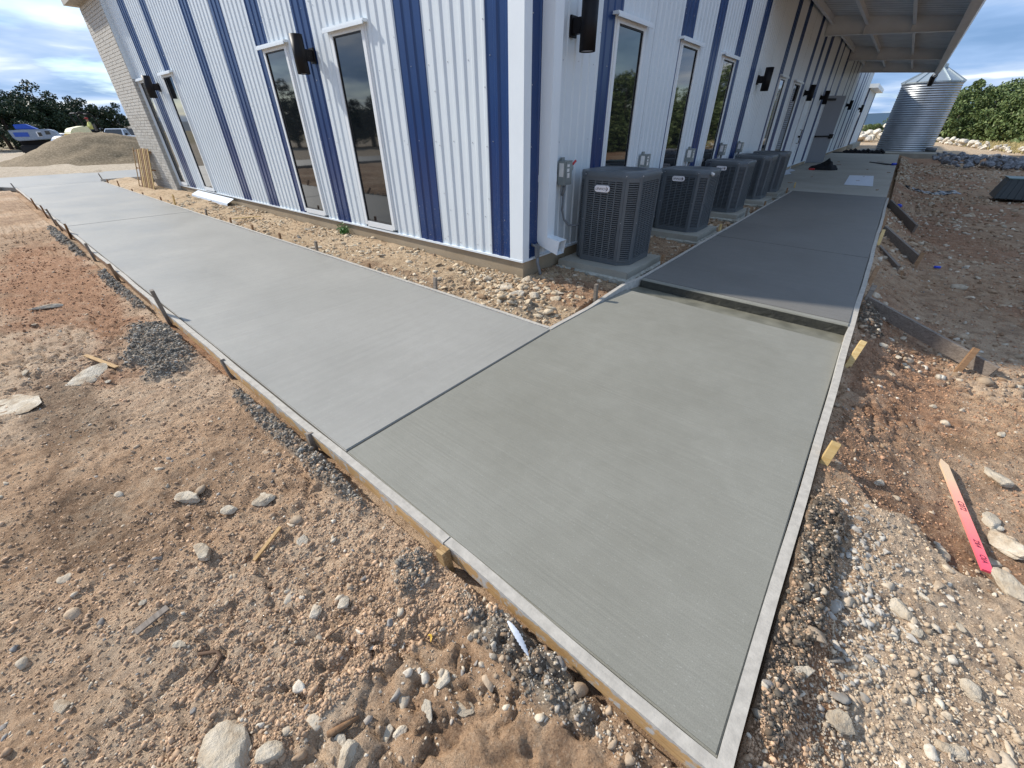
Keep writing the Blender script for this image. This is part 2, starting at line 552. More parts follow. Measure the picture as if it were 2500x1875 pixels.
def blob(x, y, cx, cy, rx, ry, s=0):
    d = np.sqrt(((x - cx) / rx) ** 2 + ((y - cy) / ry) ** 2) + (fbm(x * 4, y * 4, 50 + s) - 0.5) * 0.9
    return 1 - sst(d, 0.65, 1.1)

# ------------------------------------------------------------------ ground
CX, CY, ZT = -2.95, 3.726, 0.184           # building corner and bottom of the siding
def ledge(x):                               # edge of the pale crust right of the walk
    return 2.26 - 0.50 * (x - 0.5) + 0.06 * np.sin(x * 21) 
def spill_mask(x, y):
    m = blob(x, y, -0.48, 0.54, 0.42, 0.10, 1)
    m = np.maximum(m, blob(x, y, -0.98, 0.50, 0.14, 0.12, 2))
    m = np.maximum(m, blob(x, y, -4.35, 0.40, 0.75, 0.26, 3))
    m = np.maximum(m, blob(x, y, -2.2, 0.56, 1.0, 0.06, 4))
    m = np.maximum(m, blob(x, y, -6.6, 0.58, 1.2, 0.08, 5))
    m = np.maximum(m, blob(x, y, -10.5, 0.58, 1.8, 0.10, 6))
    m = np.maximum(m, blob(x, y, 0.33, 1.66, 0.09, 0.50, 7))
    m = np.maximum(m, blob(x, y, 0.30, 1.02, 0.08, 0.30, 8) * 0.9)
    m = np.maximum(m, blob(x, y, 0.34, 4.9, 0.12, 0.45, 9))
    m = np.maximum(m, blob(x, y, -2.35, 3.0, 0.35, 0.14, 10) * 0.8)
    return m
def height(x, y, fine=True):
    front = np.full_like(x, -0.075)
    # right of the walk the grade drops away
    r = sst(x, 0.24, 0.62)
    yy = sst(y, 0.9, 1.6)
    right = -0.045 - 0.07 * np.clip((x - .24) / .30, 0, 1) * (1 - yy) + yy * 0.02 - yy * 0.11 * np.clip((x - .24) / .65, 0, 1)
    beyond = sst(y - ledge(x), -0.02, 0.05)
    right = right - 0.09 * beyond * np.clip((x - .25) / .5, 0, 1)
    right = right - 0.10 * sst(y, 3.6, 4.6) * np.clip((x - .25) / .6, 0, 1)
    right = right + 0.16 * sst(y, 10, 30) + 0.05 * sst(x, 2, 6)
    h = np.where(x > 0.22, right, front)
    # strip between walk and building
    inner = (x < -1.7) & (y > 2.74)
    hin = -0.045 + 0.06 * sst(y, 2.8, 3.7)
    hin = np.where(x < -10, hin + 0.05 * sst(-x, 10, 15) * sst(y, 2.8, 3.2), hin)
    hin2 = -0.045 + 0.05 * sst(-x, 1.8, 2.6)
    h = np.where(inner, np.where(y > 3.73, np.where(x > CX - .3, hin2, hin), np.maximum(hin, np.where(x > -2.95, hin2, -1))), h)
    # far ground slowly to zero
    far = np.sqrt(x * x + y * y)
    h = h * (1 - sst(far, 24, 45)) - 0.12 * sst(far, 24, 45)
    amp = np.where(inner, 0.45, 1.0)
    h = h + amp * 0.07 * (fbm(x * .55, y * .55, 3, 3) - .5) * sst(np.abs(y - 0.6) + np.maximum(0, x - .3), 0.05, 0.8)
    if fine:
        fa = 1 - 0.9 * sst(far, 12, 40)
        n1 = fbm(x * 3.1, y * 3.1, 11, 4, .55) - .5
        h = h + fa * amp * 0.034 * n1
        n2 = fbm(x * 13, y * 13, 21, 3, .6) - .5
        h = h + fa * 0.028 * n2 * (0.3 + 1.4 * fbm(x * 1.3, y * 1.3, 31, 2))
        n4 = 1 - 2 * np.abs(fbm(x * 7.3 + 3, y * 9.1, 44, 3, .6) - .5)
        h = h - fa * 0.030 * sst(n4, .80, 1.0) * sst(fbm(x * .9, y * .9, 47, 2), .45, .65)
        n3 = fbm(x * 42, y * 42, 61, 2, .6) - .5
        h = h + fa * 0.018 * n3
    h = h + 0.035 * spill_mask(x, y) * (0.6 + 1.1 * vn(x * 22, y * 22, 5))
    # keep below concrete
    slab = ((y > 0.60) & (y < 2.76) & (x < 0.25) & (x > -22)) | ((x > -1.9) & (x < 0.25) & (y > .60) & (y < 33))
    slab |= (x < -21.5) & (x > -25.8) & (y > -30) & (y < 20)
    slab |= (x < CX + .02) & (y > CY - .02) & (x > -60)
    slab |= (x > -2.95) & (x < .3) & (y > 13.4) & (y < 33)
    edge = -0.13
    h = np.where(slab, np.minimum(h, edge), h)
    return h

def axis(lo, hi, step, lo_far, hi_far, g=1.06):
    a = list(np.arange(lo, hi + 1e-6, step))
    s = step; v = hi
    while v < hi_far: s *= g; v += s; a.append(v)
    s = step; v = lo; pre = []
    while v > lo_far: s *= g; v -= s; pre.append(v)
    return np.array(pre[::-1] + a)
gx = axis(-4.6, 1.5, 0.0125, -900, 500, 1.032)
gy = axis(-0.75, 4.9, 0.0125, -500, 1200, 1.032)
GX, GY = np.meshgrid(gx, gy, indexing='xy')
GZ = height(GX, GY)
nx, ny = len(gx), len(gy)
idx = np.arange(nx * ny).reshape(ny, nx)
F = np.stack([idx[:-1, :-1], idx[:-1, 1:], idx[1:, 1:], idx[1:, :-1]], -1).reshape(-1, 4)
gme = mesh_np('ground', np.stack([GX, GY, GZ], -1).reshape(-1, 3), F, True)
x, y = GX.ravel(), GY.ravel()
def L(c): return np.array(c)[None, :]
tan = L((0.55, 0.36, 0.22)); beige = L((0.62, 0.46, 0.315)); red = L((0.40, 0.20, 0.105)); dark = L((0.15, 0.095, 0.058))
cream = L((0.58, 0.45, 0.28)); gry = L((0.25, 0.235, 0.21)); orange = L((0.50, 0.32, 0.19)); spc = L((0.21, 0.19, 0.155)); road = L((0.52, 0.44, 0.33))
C = np.repeat(tan, len(x), 0)
def put(mask, col): 
    global C
    C = C * (1 - mask[:, None]) + col * mask[:, None]
big = fbm(x * .8, y * .8, 71, 4)
put(sst(big, .48, .62) * .7, beige); put(sst(big, .50, .36) * .3, dark)
put(np.maximum(blob(x, y, -7.5, 0.1, 3.6, .55, 20), blob(x, y, -4.2, .72, .9, .2, 21)) * .85, red)
put(blob(x, y, -0.45, .3, .8, .28, 22) * .8, orange)
put(blob(x, y, -3.6, -.25, .8, .2, 23) * .6, dark); put(blob(x, y, -2.4, -.35, .5, .15, 24) * .5, dark)
put(blob(x, y, -5.2, -.15, .7, .3, 25) * .8, beige)
put(blob(x, y, -1.0, -.2, .9, .35, 29) * .5, beige)
rt = sst(x, .24, .34)
put(rt * (1 - sst(y - ledge(x), -.02, .05)) * sst(x, .40, .56) * .9, beige)
put(rt * blob(x, y, .34, 1.0, .20, .5, 26) * .95, L((0.40, 0.215, 0.115)))
put(rt * sst(y - ledge(x), -.0, .05) * (1 - sst(y, 2.7, 3.6)) * .75, L((0.27, 0.145, 0.082)))
put(rt * blob(x, y, .55, 4.6, .5, 1.6, 27) * .75, L((0.33, 0.165, 0.09)))
put(rt * sst(y, 4.5, 7) * .65, L((0.37, 0.235, 0.14)))
put(rt * sst(y, 3.9, 4.8) * sst(fbm(x * .9, y * .7, 83, 3), .46, .6) * .7, L((0.33, 0.165, 0.09)))
put(rt * blob(x, y, 1.1, 2.9, .5, .5, 28) * .5, beige)
inner = ((x < -1.7) & (y > 2.74)) * 1.0
put(inner * .55, cream); put(inner * blob(x, y, -2.2, 3.7, .55, .55, 30) * .8, L((0.30, 0.16, 0.09)))
put(inner * (x > -2.95) * sst(y, 4, 4.6) * .7, L((0.27, 0.16, 0.09)))
put(inner * blob(x, y, -4.2, 2.95, 1.2, .16, 31) * .6, L((0.32, 0.2, 0.12)))
put(sst(-x, 19, 26) * .9, road)
put(sst(y, 34, 42) * .9, L((0.55, 0.42, 0.28)))
put(sst(np.sqrt(x * x + y * y), 60, 90), L((0.30, 0.25, 0.14)))
put(np.clip(spill_mask(x, y), 0, 1) * .8, np.where((x > .2)[:, None], L((0.10, 0.085, 0.065)), spc))
ca = gme.color_attributes.new('soil', 'FLOAT_COLOR', 'POINT')
ca.data.foreach_set('color', np.concatenate([C, np.ones((len(x), 1))], 1).astype(np.float32).ravel())
tag(link('ground', gme, 'soil'), 'rocky tan and reddish construction site dirt', kind='structure')

def gz(px, py):
    return float(height(np.array([px], float), np.array([py], float))[0])

# ------------------------------------------------------------------ loose stones
ICO = {}
for _k in (1, 2):
    _ico = bmesh.new(); bmesh.ops.create_icosphere(_ico, subdivisions=_k, radius=1)
    ICO[_k] = (np.array([v.co[:] for v in _ico.verts]), np.array([[v.index for v in f.verts] for f in _ico.faces])); _ico.free()
def stones(px, py, size, tones, sink=0.48, flat=0.65, zoff=None, sub=2):
    n = len(px); ICOV, ICOF = ICO[sub]
    V = np.repeat(ICOV[None], n, 0)
    for _ in range(7):                       # chop flat faces so that the chips are angular
        nn = rng.normal(0, 1, (n, 1, 3)); nn /= np.linalg.norm(nn, axis=2, keepdims=True)
        dd = (V * nn).sum(2, keepdims=True); hh = rng.uniform(.30, .75, (n, 1, 1))
        V = V - nn * np.maximum(dd - hh, 0)
    V = V * rng.uniform(.88, 1.12, (n, len(ICOV), 1)) * 1.25
    sc = np.stack([rng.uniform(.7, 1.35, n), rng.uniform(.6, 1.1, n), rng.uniform(.4, .9, n) * flat / .65], -1)
    V = V * sc[:, None, :] * size[:, None, None]
    a = rng.uniform(0, 2 * PI, n); b = rng.normal(0, .35, n)
    cb, sb = np.cos(b)[:, None], np.sin(b)[:, None]
    Y = V[..., 1] * cb - V[..., 2] * sb; Z = V[..., 1] * sb + V[..., 2] * cb; X = V[..., 0]
    ca_, sa = np.cos(a)[:, None], np.sin(a)[:, None]
    X, Y = X * ca_ - Y * sa, X * sa + Y * ca_
    z0 = height(px, py) if zoff is None else zoff
    P = np.stack([X + px[:, None], Y + py[:, None], Z + (z0 + size * (0.5 - sink))[:, None]], -1)
    Fc = (ICOF[None] + (np.arange(n) * len(ICOV))[:, None, None]).reshape(-1, 3)
    T = np.repeat(tones, len(ICOV), 0)
    return P.reshape(-1, 3), Fc, T
def stone_mesh(name, parts, m):
    Vs, Fs, Ts, b = [], [], [], 0
    for V, Fc, T in parts:
        Vs.append(V); Fs.append(Fc + b); Ts.append(T); b += len(V)
    me = mesh_np(name, np.concatenate(Vs), np.concatenate(Fs))
    T = np.concatenate(Ts)
    ca = me.color_attributes.new('tone', 'FLOAT_COLOR', 'POINT')
    ca.data.foreach_set('color', np.concatenate([T, np.ones((len(T), 1))], 1).astype(np.float32).ravel())
    return link(name, me, m)
PAL = np.array([(0.58, 0.49, 0.37), (0.47, 0.36, 0.25), (0.36, 0.25, 0.16), (0.66, 0.59, 0.48), (0.27, 0.255, 0.235), (0.24, 0.15, 0.09), (0.4, 0.36, 0.31)])
def free(px, py):
    s = ((py > 0.62) & (py < 2.78) & (px < 0.26)) | ((px > -1.9) & (px < 0.26) & (py > .6) & (py < 34))
    s |= (px < CX + .02) & (py > CY - .02)
    for yy in (4.88, 7.2, 9.38, 11.45, 12.95):
        s |= (np.abs(px + 2.36) < .5) & (np.abs(py - yy) < .5)
    return ~s
def polar(n, r0, r1, a0, a1):
    r = r0 * (r1 / r0) ** rng.random(n); a = np.radians(rng.uniform(a0, a1, n))
    return r * np.sin(a), r * np.cos(a)
parts = []
# small grit everywhere in front and right (angles from +y, negative to the left)
px, py = polar(26000, .5, 9, -128, 62)
keep = free(px, py) & (fbm(px * 1.7, py * 1.7, 91, 3) > rng.uniform(.25, .62, len(px)))
px, py = px[keep], py[keep]
d = np.sqrt(px ** 2 + py ** 2 + 2)
sz = .0022 * rng.pareto(2.4, len(px)).clip(0, 6) + .0022 + .0009 * d
parts.append(stones(px, py, sz, PAL[rng.choice(7, len(px), p=[.22, .26, .2, .1, .06, .1, .06])] * rng.uniform(.8, 1.15, (len(px), 1)), sub=1))
px, py = polar(1700, .6, 14, -120, 62)
keep = free(px, py) & (fbm(px * 1.1, py * 1.1, 95, 3) > rng.uniform(.3, .65, len(px))); px, py = px[keep], py[keep]
sz = rng.gamma(1.4, .0055, len(px)) + .005
tn = PAL[rng.choice(7, len(px), p=[.3, .24, .14, .16, .06, .05, .05])] * rng.uniform(.8, 1.08, (len(px), 1))
tn = np.where(((px > .3) & (py < 3))[:, None], np.array([[.58, .47, .34]]) * rng.uniform(.8, 1.15, (len(px), 1)), tn)
parts.append(stones(px, py, sz.clip(0, .036), tn, sink=.6))
# cream limestone chips between walk and building
px = rng.uniform(-14, -2.0, 9000); py = rng.uniform(2.79, 3.71, 9000)
dens = np.where(px > -4.2, .8, .45) * sst(fbm(px * 2.2, py * 2.2, 97, 3), .36, .6) * 1.3; keep = rng.random(9000) < dens; px, py = px[keep], py[keep]
sz = rng.gamma(1.4, .0075, len(px)) + .004
parts.append(stones(px, py, sz.clip(0, .05), PAL[rng.choice([0, 1, 3, 2], len(px), p=[.42, .2, .28, .1])] * np.array([1.05, 1.0, .9]) * rng.uniform(.8, 1.1, (len(px), 1)), flat=.5))
px = rng.normal(-2.75, .30, 420); py = rng.normal(3.35, .22, 420)
keep = free(px, py) & (py > 2.8); px, py = px[keep], py[keep]
sz = rng.gamma(1.8, .010, len(px)) + .006
parts.append(stones(px, py, sz.clip(0, .06), PAL[rng.choice([0, 1, 3, 2], len(px))] * np.array([1.0, .92, .8]) * rng.uniform(.7, 1.05, (len(px), 1)), flat=.55))
px = rng.uniform(-2.9, -1.8, 1800); py = rng.uniform(3.7, 13.3, 1800); keep = free(px, py); px, py = px[keep], py[keep]
parts.append(stones(px, py, (rng.gamma(1.6, .008, len(px)) + .005).clip(0, .05), PAL[rng.choice([1, 2, 0, 5], len(px))] * rng.uniform(.7, 1.1, (len(px), 1))))
# rubble on the shaded ground along the right hand side
px = .3 + 7 * rng.random(9000) ** 1.6; py = 4.5 + 26 * rng.random(9000) ** 1.4; keep = free(px, py) & (fbm(px * .9, py * .9, 141, 4) > rng.uniform(.3, .65, 9000)); px, py = px[keep], py[keep]
parts.append(stones(px, py, (rng.gamma(1.4, .008, len(px)) + .006 + .0012 * py).clip(0, .09), PAL[rng.choice([0, 1, 2, 5, 3], len(px), p=[.25, .25, .2, .2, .1])] * rng.uniform(.7, 1.1, (len(px), 1)), sub=1))
# grey crushed stone right of the walk
px = rng.normal(.50, .07, 380); py = rng.normal(1.62, .25, 380); keep = free(px, py); px, py = px[keep], py[keep]
parts.append(stones(px, py, rng.gamma(1.6, .0036, len(px)) + .003, np.array([[.42, .39, .34]]) * rng.uniform(.55, 1.3, (len(px), 1))))
px = rng.normal(.92, .32, 1500); py = rng.normal(1.35, .4, 1500); keep = free(px, py); px, py = px[keep], py[keep]
parts.append(stones(px, py, rng.gamma(1.3, .003, len(px)) + .0025, PAL[rng.choice([0, 3, 1], len(px))] * rng.uniform(.85, 1.12, (len(px), 1))))
tag(stone_mesh('loose_stones', parts, 'stone'), 'pale limestone chips and pebbles strewn over the dirt', 'stones', kind='stuff')

# crumbled soil: small clods in the colour of the dirt
parts = []
px, py = polar(170000, .8, 12, -126, 60)
cl = fbm(px * 2.1, py * 2.1, 131, 4, .6)
keep = free(px, py) & (cl > rng.uniform(.20, .66, len(px))) & ~((px < -1.7) & (py > 2.7) & (rng.random(len(px)) < .4))
px, py = px[keep], py[keep]
d = np.sqrt(px ** 2 + py ** 2 + 2)
sz = (.0015 * rng.pareto(2.1, len(px)).clip(0, 6) + .0017 + .0010 * d)
redness = np.clip(blob(px, py, -7.5, .1, 3.6, .6, 20) + ((px > .25) & (py > 2.2)) * .7, 0, 1)[:, None]
tn = np.array([[.51, .345, .22]]) * (1 - redness) + np.array([[.38, .20, .115]]) * redness
pale = ((px > .42) & (py < 2.2))[:, None]; tn = np.where(pale, np.array([[.52, .41, .29]]), tn)
tn = tn * rng.choice([.6, .85, 1.0, 1.3], (len(px), 1), p=[.12, .33, .35, .2])
parts.append(stones(px, py, sz, tn, sink=.5, flat=.8, sub=1))
tag(stone_mesh('dirt_clods', parts, 'stone'), 'small brown clods of crumbled dirt', 'dirt clods', kind='stuff')

# wet concrete crumbs spilled along the forms
parts = []
px = rng.uniform(-13, .55, 60000); py = np.where(rng.random(60000) < .7, rng.uniform(.1, .64, 60000), rng.uniform(.8, 5.4, 60000))
px = np.where(py > .64, rng.uniform(.25, .52, 60000), px)
keep = (spill_mask(px, py) > rng.uniform(.1, 1.0, 60000)) & free(px, py)
px, py = px[keep], py[keep]
sz = (rng.gamma(1.1, .0030, len(px)) + .0025 + .0007 * np.abs(px)).clip(0, .017)
parts.append(stones(px, py, sz, np.where((px > .2)[:, None], np.array([[.125, .108, .085]]), np.array([[.235, .215, .18]])) * rng.choice([.55, .85, 1.25, 2.0], len(px), p=[.25, .35, .28, .12])[:, None], sink=.45, flat=.8, sub=1))
tag(stone_mesh('concrete_spill', parts, 'stone'), 'dark wet concrete crumbs spilled beside the form boards', 'concrete spill', kind='stuff')

# ------------------------------------------------------------------ concrete walks
def slab_mesh(poly, z0, z1, bev=0.006, nseg=1):
    b = MB(); b.prism(poly, z0, z1)
    me = b.mesh('slab')
    bm = bmesh.new(); bm.from_mesh(me)
    top = [e for e in bm.edges if all(abs(v.co.z - z1) < 1e-5 for v in e.verts)]
    bmesh.ops.bevel(bm, geom=top, offset=bev, segments=3, affect='EDGES')
    bm.to_mesh(me); bm.free()
    return me
walk = tag(empty('sidewalk', (0, 0, 0)), kind='structure')
def slab(poly, z0, z1, m, label=None, bev=0.006):
    o = link('slab', slab_mesh(poly, z0, z1, bev), m, walk)
    if label: o['label'] = label
    return o
slab([(-1.790, .694), (.196, .664), (.197, 3.99), (-1.780, 4.10), (-1.817, 2.716)], -.11, 0, 'slab_corner', 'greenish grey broomed corner slab')
slab([(-11.55, .745), (-1.803, .694), (-1.830, 2.716), (-11.47, 2.765)], -.11, 0, 'slab_left', 'pale grey long slab left of the corner')
slab([(-21.1, .775), (-11.572, .745), (-11.492, 2.765), (-21.35, 2.85)], -.11, 0, 'slab_left', 'far pale grey slab')
slab([(-25.6, -18), (-22.0, -18), (-21.9, .45), (-21.108, .775), (-21.358, 2.85), (-21.36, 9.0), (-26.6, 9.0)], -.11, 0, 'slab_left', 'crossing slab at the far end')
slab([(-1.712, 4.32), (.196, 4.245), (.196, 4.318), (-1.712, 4.385)], -.06, .070, 'slab_corner', 'pale tooled edge strip of the upper slab')
up1 = slab([(-1.712, 4.391), (.196, 4.324), (.196, 6.893), (-1.712, 7.028)], -.06, .072, ['slab_wet'], 'dark freshly poured upper slab by the step')
slab([(-1.712, 7.038), (.196, 6.903), (.190, 13.39), (-1.712, 13.45)], -.06, .072, 'slab_wet', 'dark freshly poured far upper slab')
b = MB()                                   # rough riser of the upper slab and the wet ledge below it
N = 60
for i in range(N):
    xa = -1.712 + 1.904 * i / N; xb = -1.712 + 1.904 * (i + 1) / N
    ya = 4.318 - .075 * i / N; yb = 4.318 - .075 * (i + 1) / N
    for k in range(4):
        z0 = -.03 + .09 * k / 4; z1 = -.03 + .09 * (k + 1) / 4
        def q(xx, yy, zz):
            o = -.002 - .006 * (1 - (zz + .03) / .09) * (.4 + .9 * random.Random(int(xx * 977) + int(zz * 4999)).random())
            return (xx, yy + o, zz)
        b.add([q(xa, ya, z0), q(xb, yb, z0), q(xb, yb, z1), q(xa, ya, z1)], [(0, 1, 2, 3)])
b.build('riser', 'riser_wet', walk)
b = MB(); b.prism([(-1.778, 4.103), (.197, 3.993), (.197, 4.25), (-1.74, 4.33)], -.11, -.018)
b.build('ledge', 'ledge_wet', walk)
pad = MB(); pad.prism([(-2.93, 13.45), (.19, 13.40), (.19, 33.2), (-2.93, 33.2)], -.12, .072)
tag(pad.build('patio', 'slab_old'), 'old tan concrete patio under the canopy', kind='structure')

# ------------------------------------------------------------------ form boards and stakes
def board(path, w, h, m, label, top_m='wood_smeared', group=None, rough_top=0.0):
    """path: (x,y,z_top) stations of the centreline"""
    b = MB()
    P = []
    for i in range(len(path) - 1):
        a = Vector(path[i]); c = Vector(path[i + 1]); n = max(1, int((c - a).length / .09))
        for k in range(n): P.append(a.lerp(c, k / n))
    P.append(Vector(path[-1]))
    base = 0
    for i, p in enumerate(P):
        d = (P[min(i + 1, len(P) - 1)] - P[max(i - 1, 0)]); d.z = 0; d.normalize()
        s = Vector((-d.y, d.x, 0)) * (w / 2)
        j = random.uniform(-1, 1) * rough_top
        p = p + s.normalized() * (.0035 * math.sin(p.x * 2.1 + p.y * 1.7) + .0015 * math.sin(p.x * 6.3 + p.y * 5.1)) if 0 < i < len(P) - 1 else p
        q = [p - s + Vector((0, 0, -h)), p + s + Vector((0, 0, -h)), p + s + Vector((0, 0, j)), p - s + Vector((0, 0, j * .5))]
        b.v += [tuple(v) for v in q]
        if i:
            o = (i - 1) * 4
            for k in range(4):
                b.f.append((o + k, o + (k + 1) % 4, o + 4 + (k + 1) % 4, o + 4 + k))
                b.mi.append(1 if k == 2 else 0)
    b.f += [(0, 1, 2, 3), tuple(len(b.v) - 4 + k for k in (3, 2, 1, 0))]; b.mi += [0, 0]
    o = b.build('form_board', [m, top_m])
    return tag(o, label, 'form board', group)
FB = 'form boards around the wet walk'
board([(.20, .640, .001), (-.93, .662, .001)], .040, .085, 'wood_new', 'orange form board along the near edge of the corner slab', rough_top=.0012)
board([(-.936, .660, .002), (-5.6, .677, .002)], .040, .085, 'wood_new', 'form board along the front of the long pale slab', rough_top=.0012)
board([(-5.606, .680, .002), (-10.3, .708, .002)], .040, .085, 'board_brown', 'form board in the middle of the front edge of the long walk', rough_top=.001)
board([(-10.306, .712, .002), (-15.0, .728, .002)], .040, .085, 'board_brown', 'far form board on the front edge past the first joint', rough_top=.001)
board([(-15.006, .730, .002), (-21.0, .745, .002)], .040, .085, 'board_brown', 'farthest form board on the front edge of the long walk', rough_top=.001)
board([(-21.85, .415, .01), (-21.95, -4.0, .01)], .04, .10, 'board_grey', 'dark form board turning left at the far end of the walk')
board([(.219, .622, .001), (.219, 2.6, .003), (.219, 3.9, .055), (.219, 5.30, .074)], .040, .16, 'board_brown', 'white smeared form board along the right edge of the corner slab', rough_top=.0)
board([(.219, 5.306, .076), (.219, 9.4, .076)], .040, .17, 'board_grey', 'cement crusted form board beside the dark upper slab', rough_top=.004)
board([(.221, 9.406, .076), (.216, 13.3, .076)], .040, .17, 'board_grey', 'far cement crusted form board ending at the patio', rough_top=.004)
board([(-1.842, 2.722, .002), (-1.823, 3.4, .004), (-1.802, 4.05, .06), (-1.740, 4.40, .074)], .038, .11, 'wood_new', 'short form board running up to the step beside the air conditioner pad', rough_top=.001)
board([(-1.738, 4.406, .074), (-1.735, 9.0, .074)], .036, .13, 'wood_new', 'form board between the air conditioners and the dark slab', rough_top=.001)
board([(-1.735, 9.006, .074), (-1.735, 13.35, .074)], .036, .13, 'board_brown', 'far form board between the last air conditioners and the dark slab', rough_top=.001)
board([(-1.865, 2.742, .003), (-6.6, 2.776, .003)], .036, .09, 'wood_new', 'form board on the building side of the long pale slab', rough_top=.001)
board([(-6.606, 2.778, .003), (-11.4, 2.790, .003)], .036, .09, 'wood_new', 'form board on the building side before the first joint', rough_top=.001)
board([(-11.406, 2.792, .003), (-21.2, 2.868, .003)], .036, .09, 'wood_new', 'far form board on the building side running to the pallet', rough_top=.001)
board([(-21.34, 2.87, .06), (-21.32, 5.2, .06)], .04, .15, 'board_grey', 'form board on edge behind the leaning pallet')

def stake(p, top, w=.038, t=.019, m='wood_grey', label='', axis=0.0, group=None, cat='stake'):
    b = MB()
    p = Vector(p); q = Vector(top); d = (q - p).normalized()
    b.beam(p - d * .12, q, w, t, up=(math.cos(axis), math.sin(axis), 0))
    # nail head
    return tag(b.build('wooden_stake', m, bevel=.0015, seg=1), label, cat, group)
SG = 'stakes holding the form boards'
S = lambda *a, **k: stake(*a, group=SG, **k)
S((-.895, .612, -.10), (-.915, .618, -.004), .046, .042, 'wood_pallet', 'grey nailed stake at the near board joint', PI / 2)
S((-2.09, .630, -.10), (-2.11, .640, .003), .040, .036, 'wood_grey', 'stake capped with cement beside the joint of the corner slab', PI / 2)
for (a, c, m, lb) in (
    ((-3.46, .648), (-3.50, .648, .005), 'wood_grey', 'short stake level with the form beside the long slab'),
    ((-4.98, .645), (-4.93, .63, .255), 'wood_grey', 'tallest pale grey stake on the front edge beside the dark spill'),
    ((-7.17, .650), (-7.23, .648, .087), 'wood_brown', 'second standing stake past the dark spill on the front edge'),
    ((-8.68, .655), (-8.70, .651, .126), 'wood_grey', 'third standing stake past the dark spill on the front edge'),
    ((-10.85, .68), (-10.6, .681, .155), 'wood_brown', 'light brown stake just before the far joint on the front edge'),
    ((-12.08, .685), (-12.2, .681, .04), 'wood_brown', 'low stake just past the far joint on the front edge'),
    ((-12.75, .69), (-12.72, .68, .20), 'wood_grey', 'dark leaning stake past the far joint on the front edge'),
    ((-14.1, .70), (-13.95, .69, .144), 'wood_brown', 'brown stake behind the dark leaning one on the front edge'),
    ((-16.0, .705), (-15.9, .70, .13), 'wood_brown', 'small far stake near the end of the front edge'),
    ((-21.0, .72), (-21.2, .70, .12), 'wood_grey', 'dark end stake where the far form turns left')):
    S((a[0], a[1], -.06), c, .042, .03, m, lb, PI / 2)
for (a, c, m, lb) in (
    ((-3.45, 2.790), (-3.44, 2.80, .125), 'wood_grey', 'stake nearest the corner on the building side of the long walk'),
    ((-4.74, 2.795), (-4.74, 2.80, .055), 'wood_brown', 'short low stake on the building side of the long walk'),
    ((-6.10, 2.800), (-6.07, 2.81, .136), 'wood_grey', 'grey stake opposite the window nearest the corner'),
    ((-7.30, 2.805), (-7.27, 2.81, .093), 'wood_brown', 'stake opposite the blue stripe beside the lamp'),
    ((-8.39, 2.81), (-8.37, 2.82, .085), 'wood_brown', 'brown stake opposite the second window'),
    ((-9.42, 2.82), (-9.39, 2.83, .09), 'wood_brown', 'stake beside the pale stone by the far joint'),
    ((-10.78, 2.83), (-10.71, 2.84, .11), 'wood_grey', 'dark stake with blue paint beside the thin lath'),
    ((-12.92, 2.84), (-12.79, 2.85, .226), 'wood_yellow', 'tall orange stake opposite the white flashing'),
    ((-14.09, 2.845), (-14.03, 2.85, .077), 'wood_brown', 'low stake left of the tall orange one'),
    ((-15.88, 2.86), (-15.87, 2.87, .045), 'wood_brown', 'tiny stub of a stake in front of the masonry wing'),
    ((-17.13, 2.88), (-17.14, 2.89, .045), 'wood_brown', 'tiny stub of a stake in front of the pallet'),
    ((-18.80, 2.89), (-18.77, 2.90, .168), 'wood_brown', 'brown stake left of the pallet'),
    ((-20.47, 2.90), (-20.42, 2.91, .11), 'wood_brown', 'short stake near the far inner corner'),
    ((-21.45, 2.95), (-21.4, 2.90, .24), 'wood_grey', 'dark leaning stake at the far inner corner'),
    ((-21.42, 4.3), (-21.36, 4.24, .24), 'wood_grey', 'dark leaning stake behind the pallet')):
    S((a[0], a[1], -.05), c, .040, .03, m, lb, PI / 2)
for (a, c, m, lb) in (
    ((-1.880, 3.60, -.05), (-1.885, 3.60, .165), 'wood_grey', 'dark stake casting a shadow on the corner slab'),
    ((-1.785, 5.09, -.03), (-1.79, 5.09, .167), 'wood_brown', 'orange stake beside the pad of the nearest air conditioner'),
    ((-1.780, 6.18, -.03), (-1.785, 6.18, .085), 'wood_brown', 'short stake between the first and second air conditioners'),
    ((-1.775, 7.44, -.03), (-1.785, 7.44, .165), 'wood_yellow', 'orange stake beside the second air conditioner'),
    ((-1.775, 9.08, -.03), (-1.785, 9.08, .21), 'wood_grey', 'grey stake beside the third air conditioner'),
    ((-1.775, 10.6, -.03), (-1.782, 10.6, .14), 'wood_brown', 'stake beside the fourth air conditioner'),
    ((-1.77, 13.0, -.03), (-1.79, 13.0, .174), 'wood_brown', 'stake beside the fifth air conditioner'),
    ((-1.79, 14.1, .02), (-1.80, 14.1, .20), 'wood_yellow', 'last thin stake by the edge of the patio')):
    S(a, c, .045, .03, m, lb, 0)
S((.268, 2.29, -.10), (.285, 2.36, .085), .042, .036, 'wood_yellow', 'bright yellow stake nearest on the right edge', PI / 2)
S((.262, 3.64, -.12), (.305, 3.86, .105), .042, .036, 'wood_yellow', 'bright yellow stake below the step on the right edge', PI / 2)
S((.272, 5.27, -.16), (.30, 5.49, .11), .042, .036, 'wood_grey', 'grey stake at the head of the long brace', PI / 2)
S((.268, 5.95, -.08), (.292, 6.25, .125), .042, .036, 'wood_brown', 'brown stake beside the second grey brace', PI / 2)
S((.272, 8.25, -.10), (.268, 8.70, .12), .042, .036, 'wood_yellow', 'orange stake between the two far braces', PI / 2)
S((.272, 9.9, -.10), (.268, 10.3, .10), .042, .036, 'wood_brown', 'brown stake near the farthest brace', PI / 2)
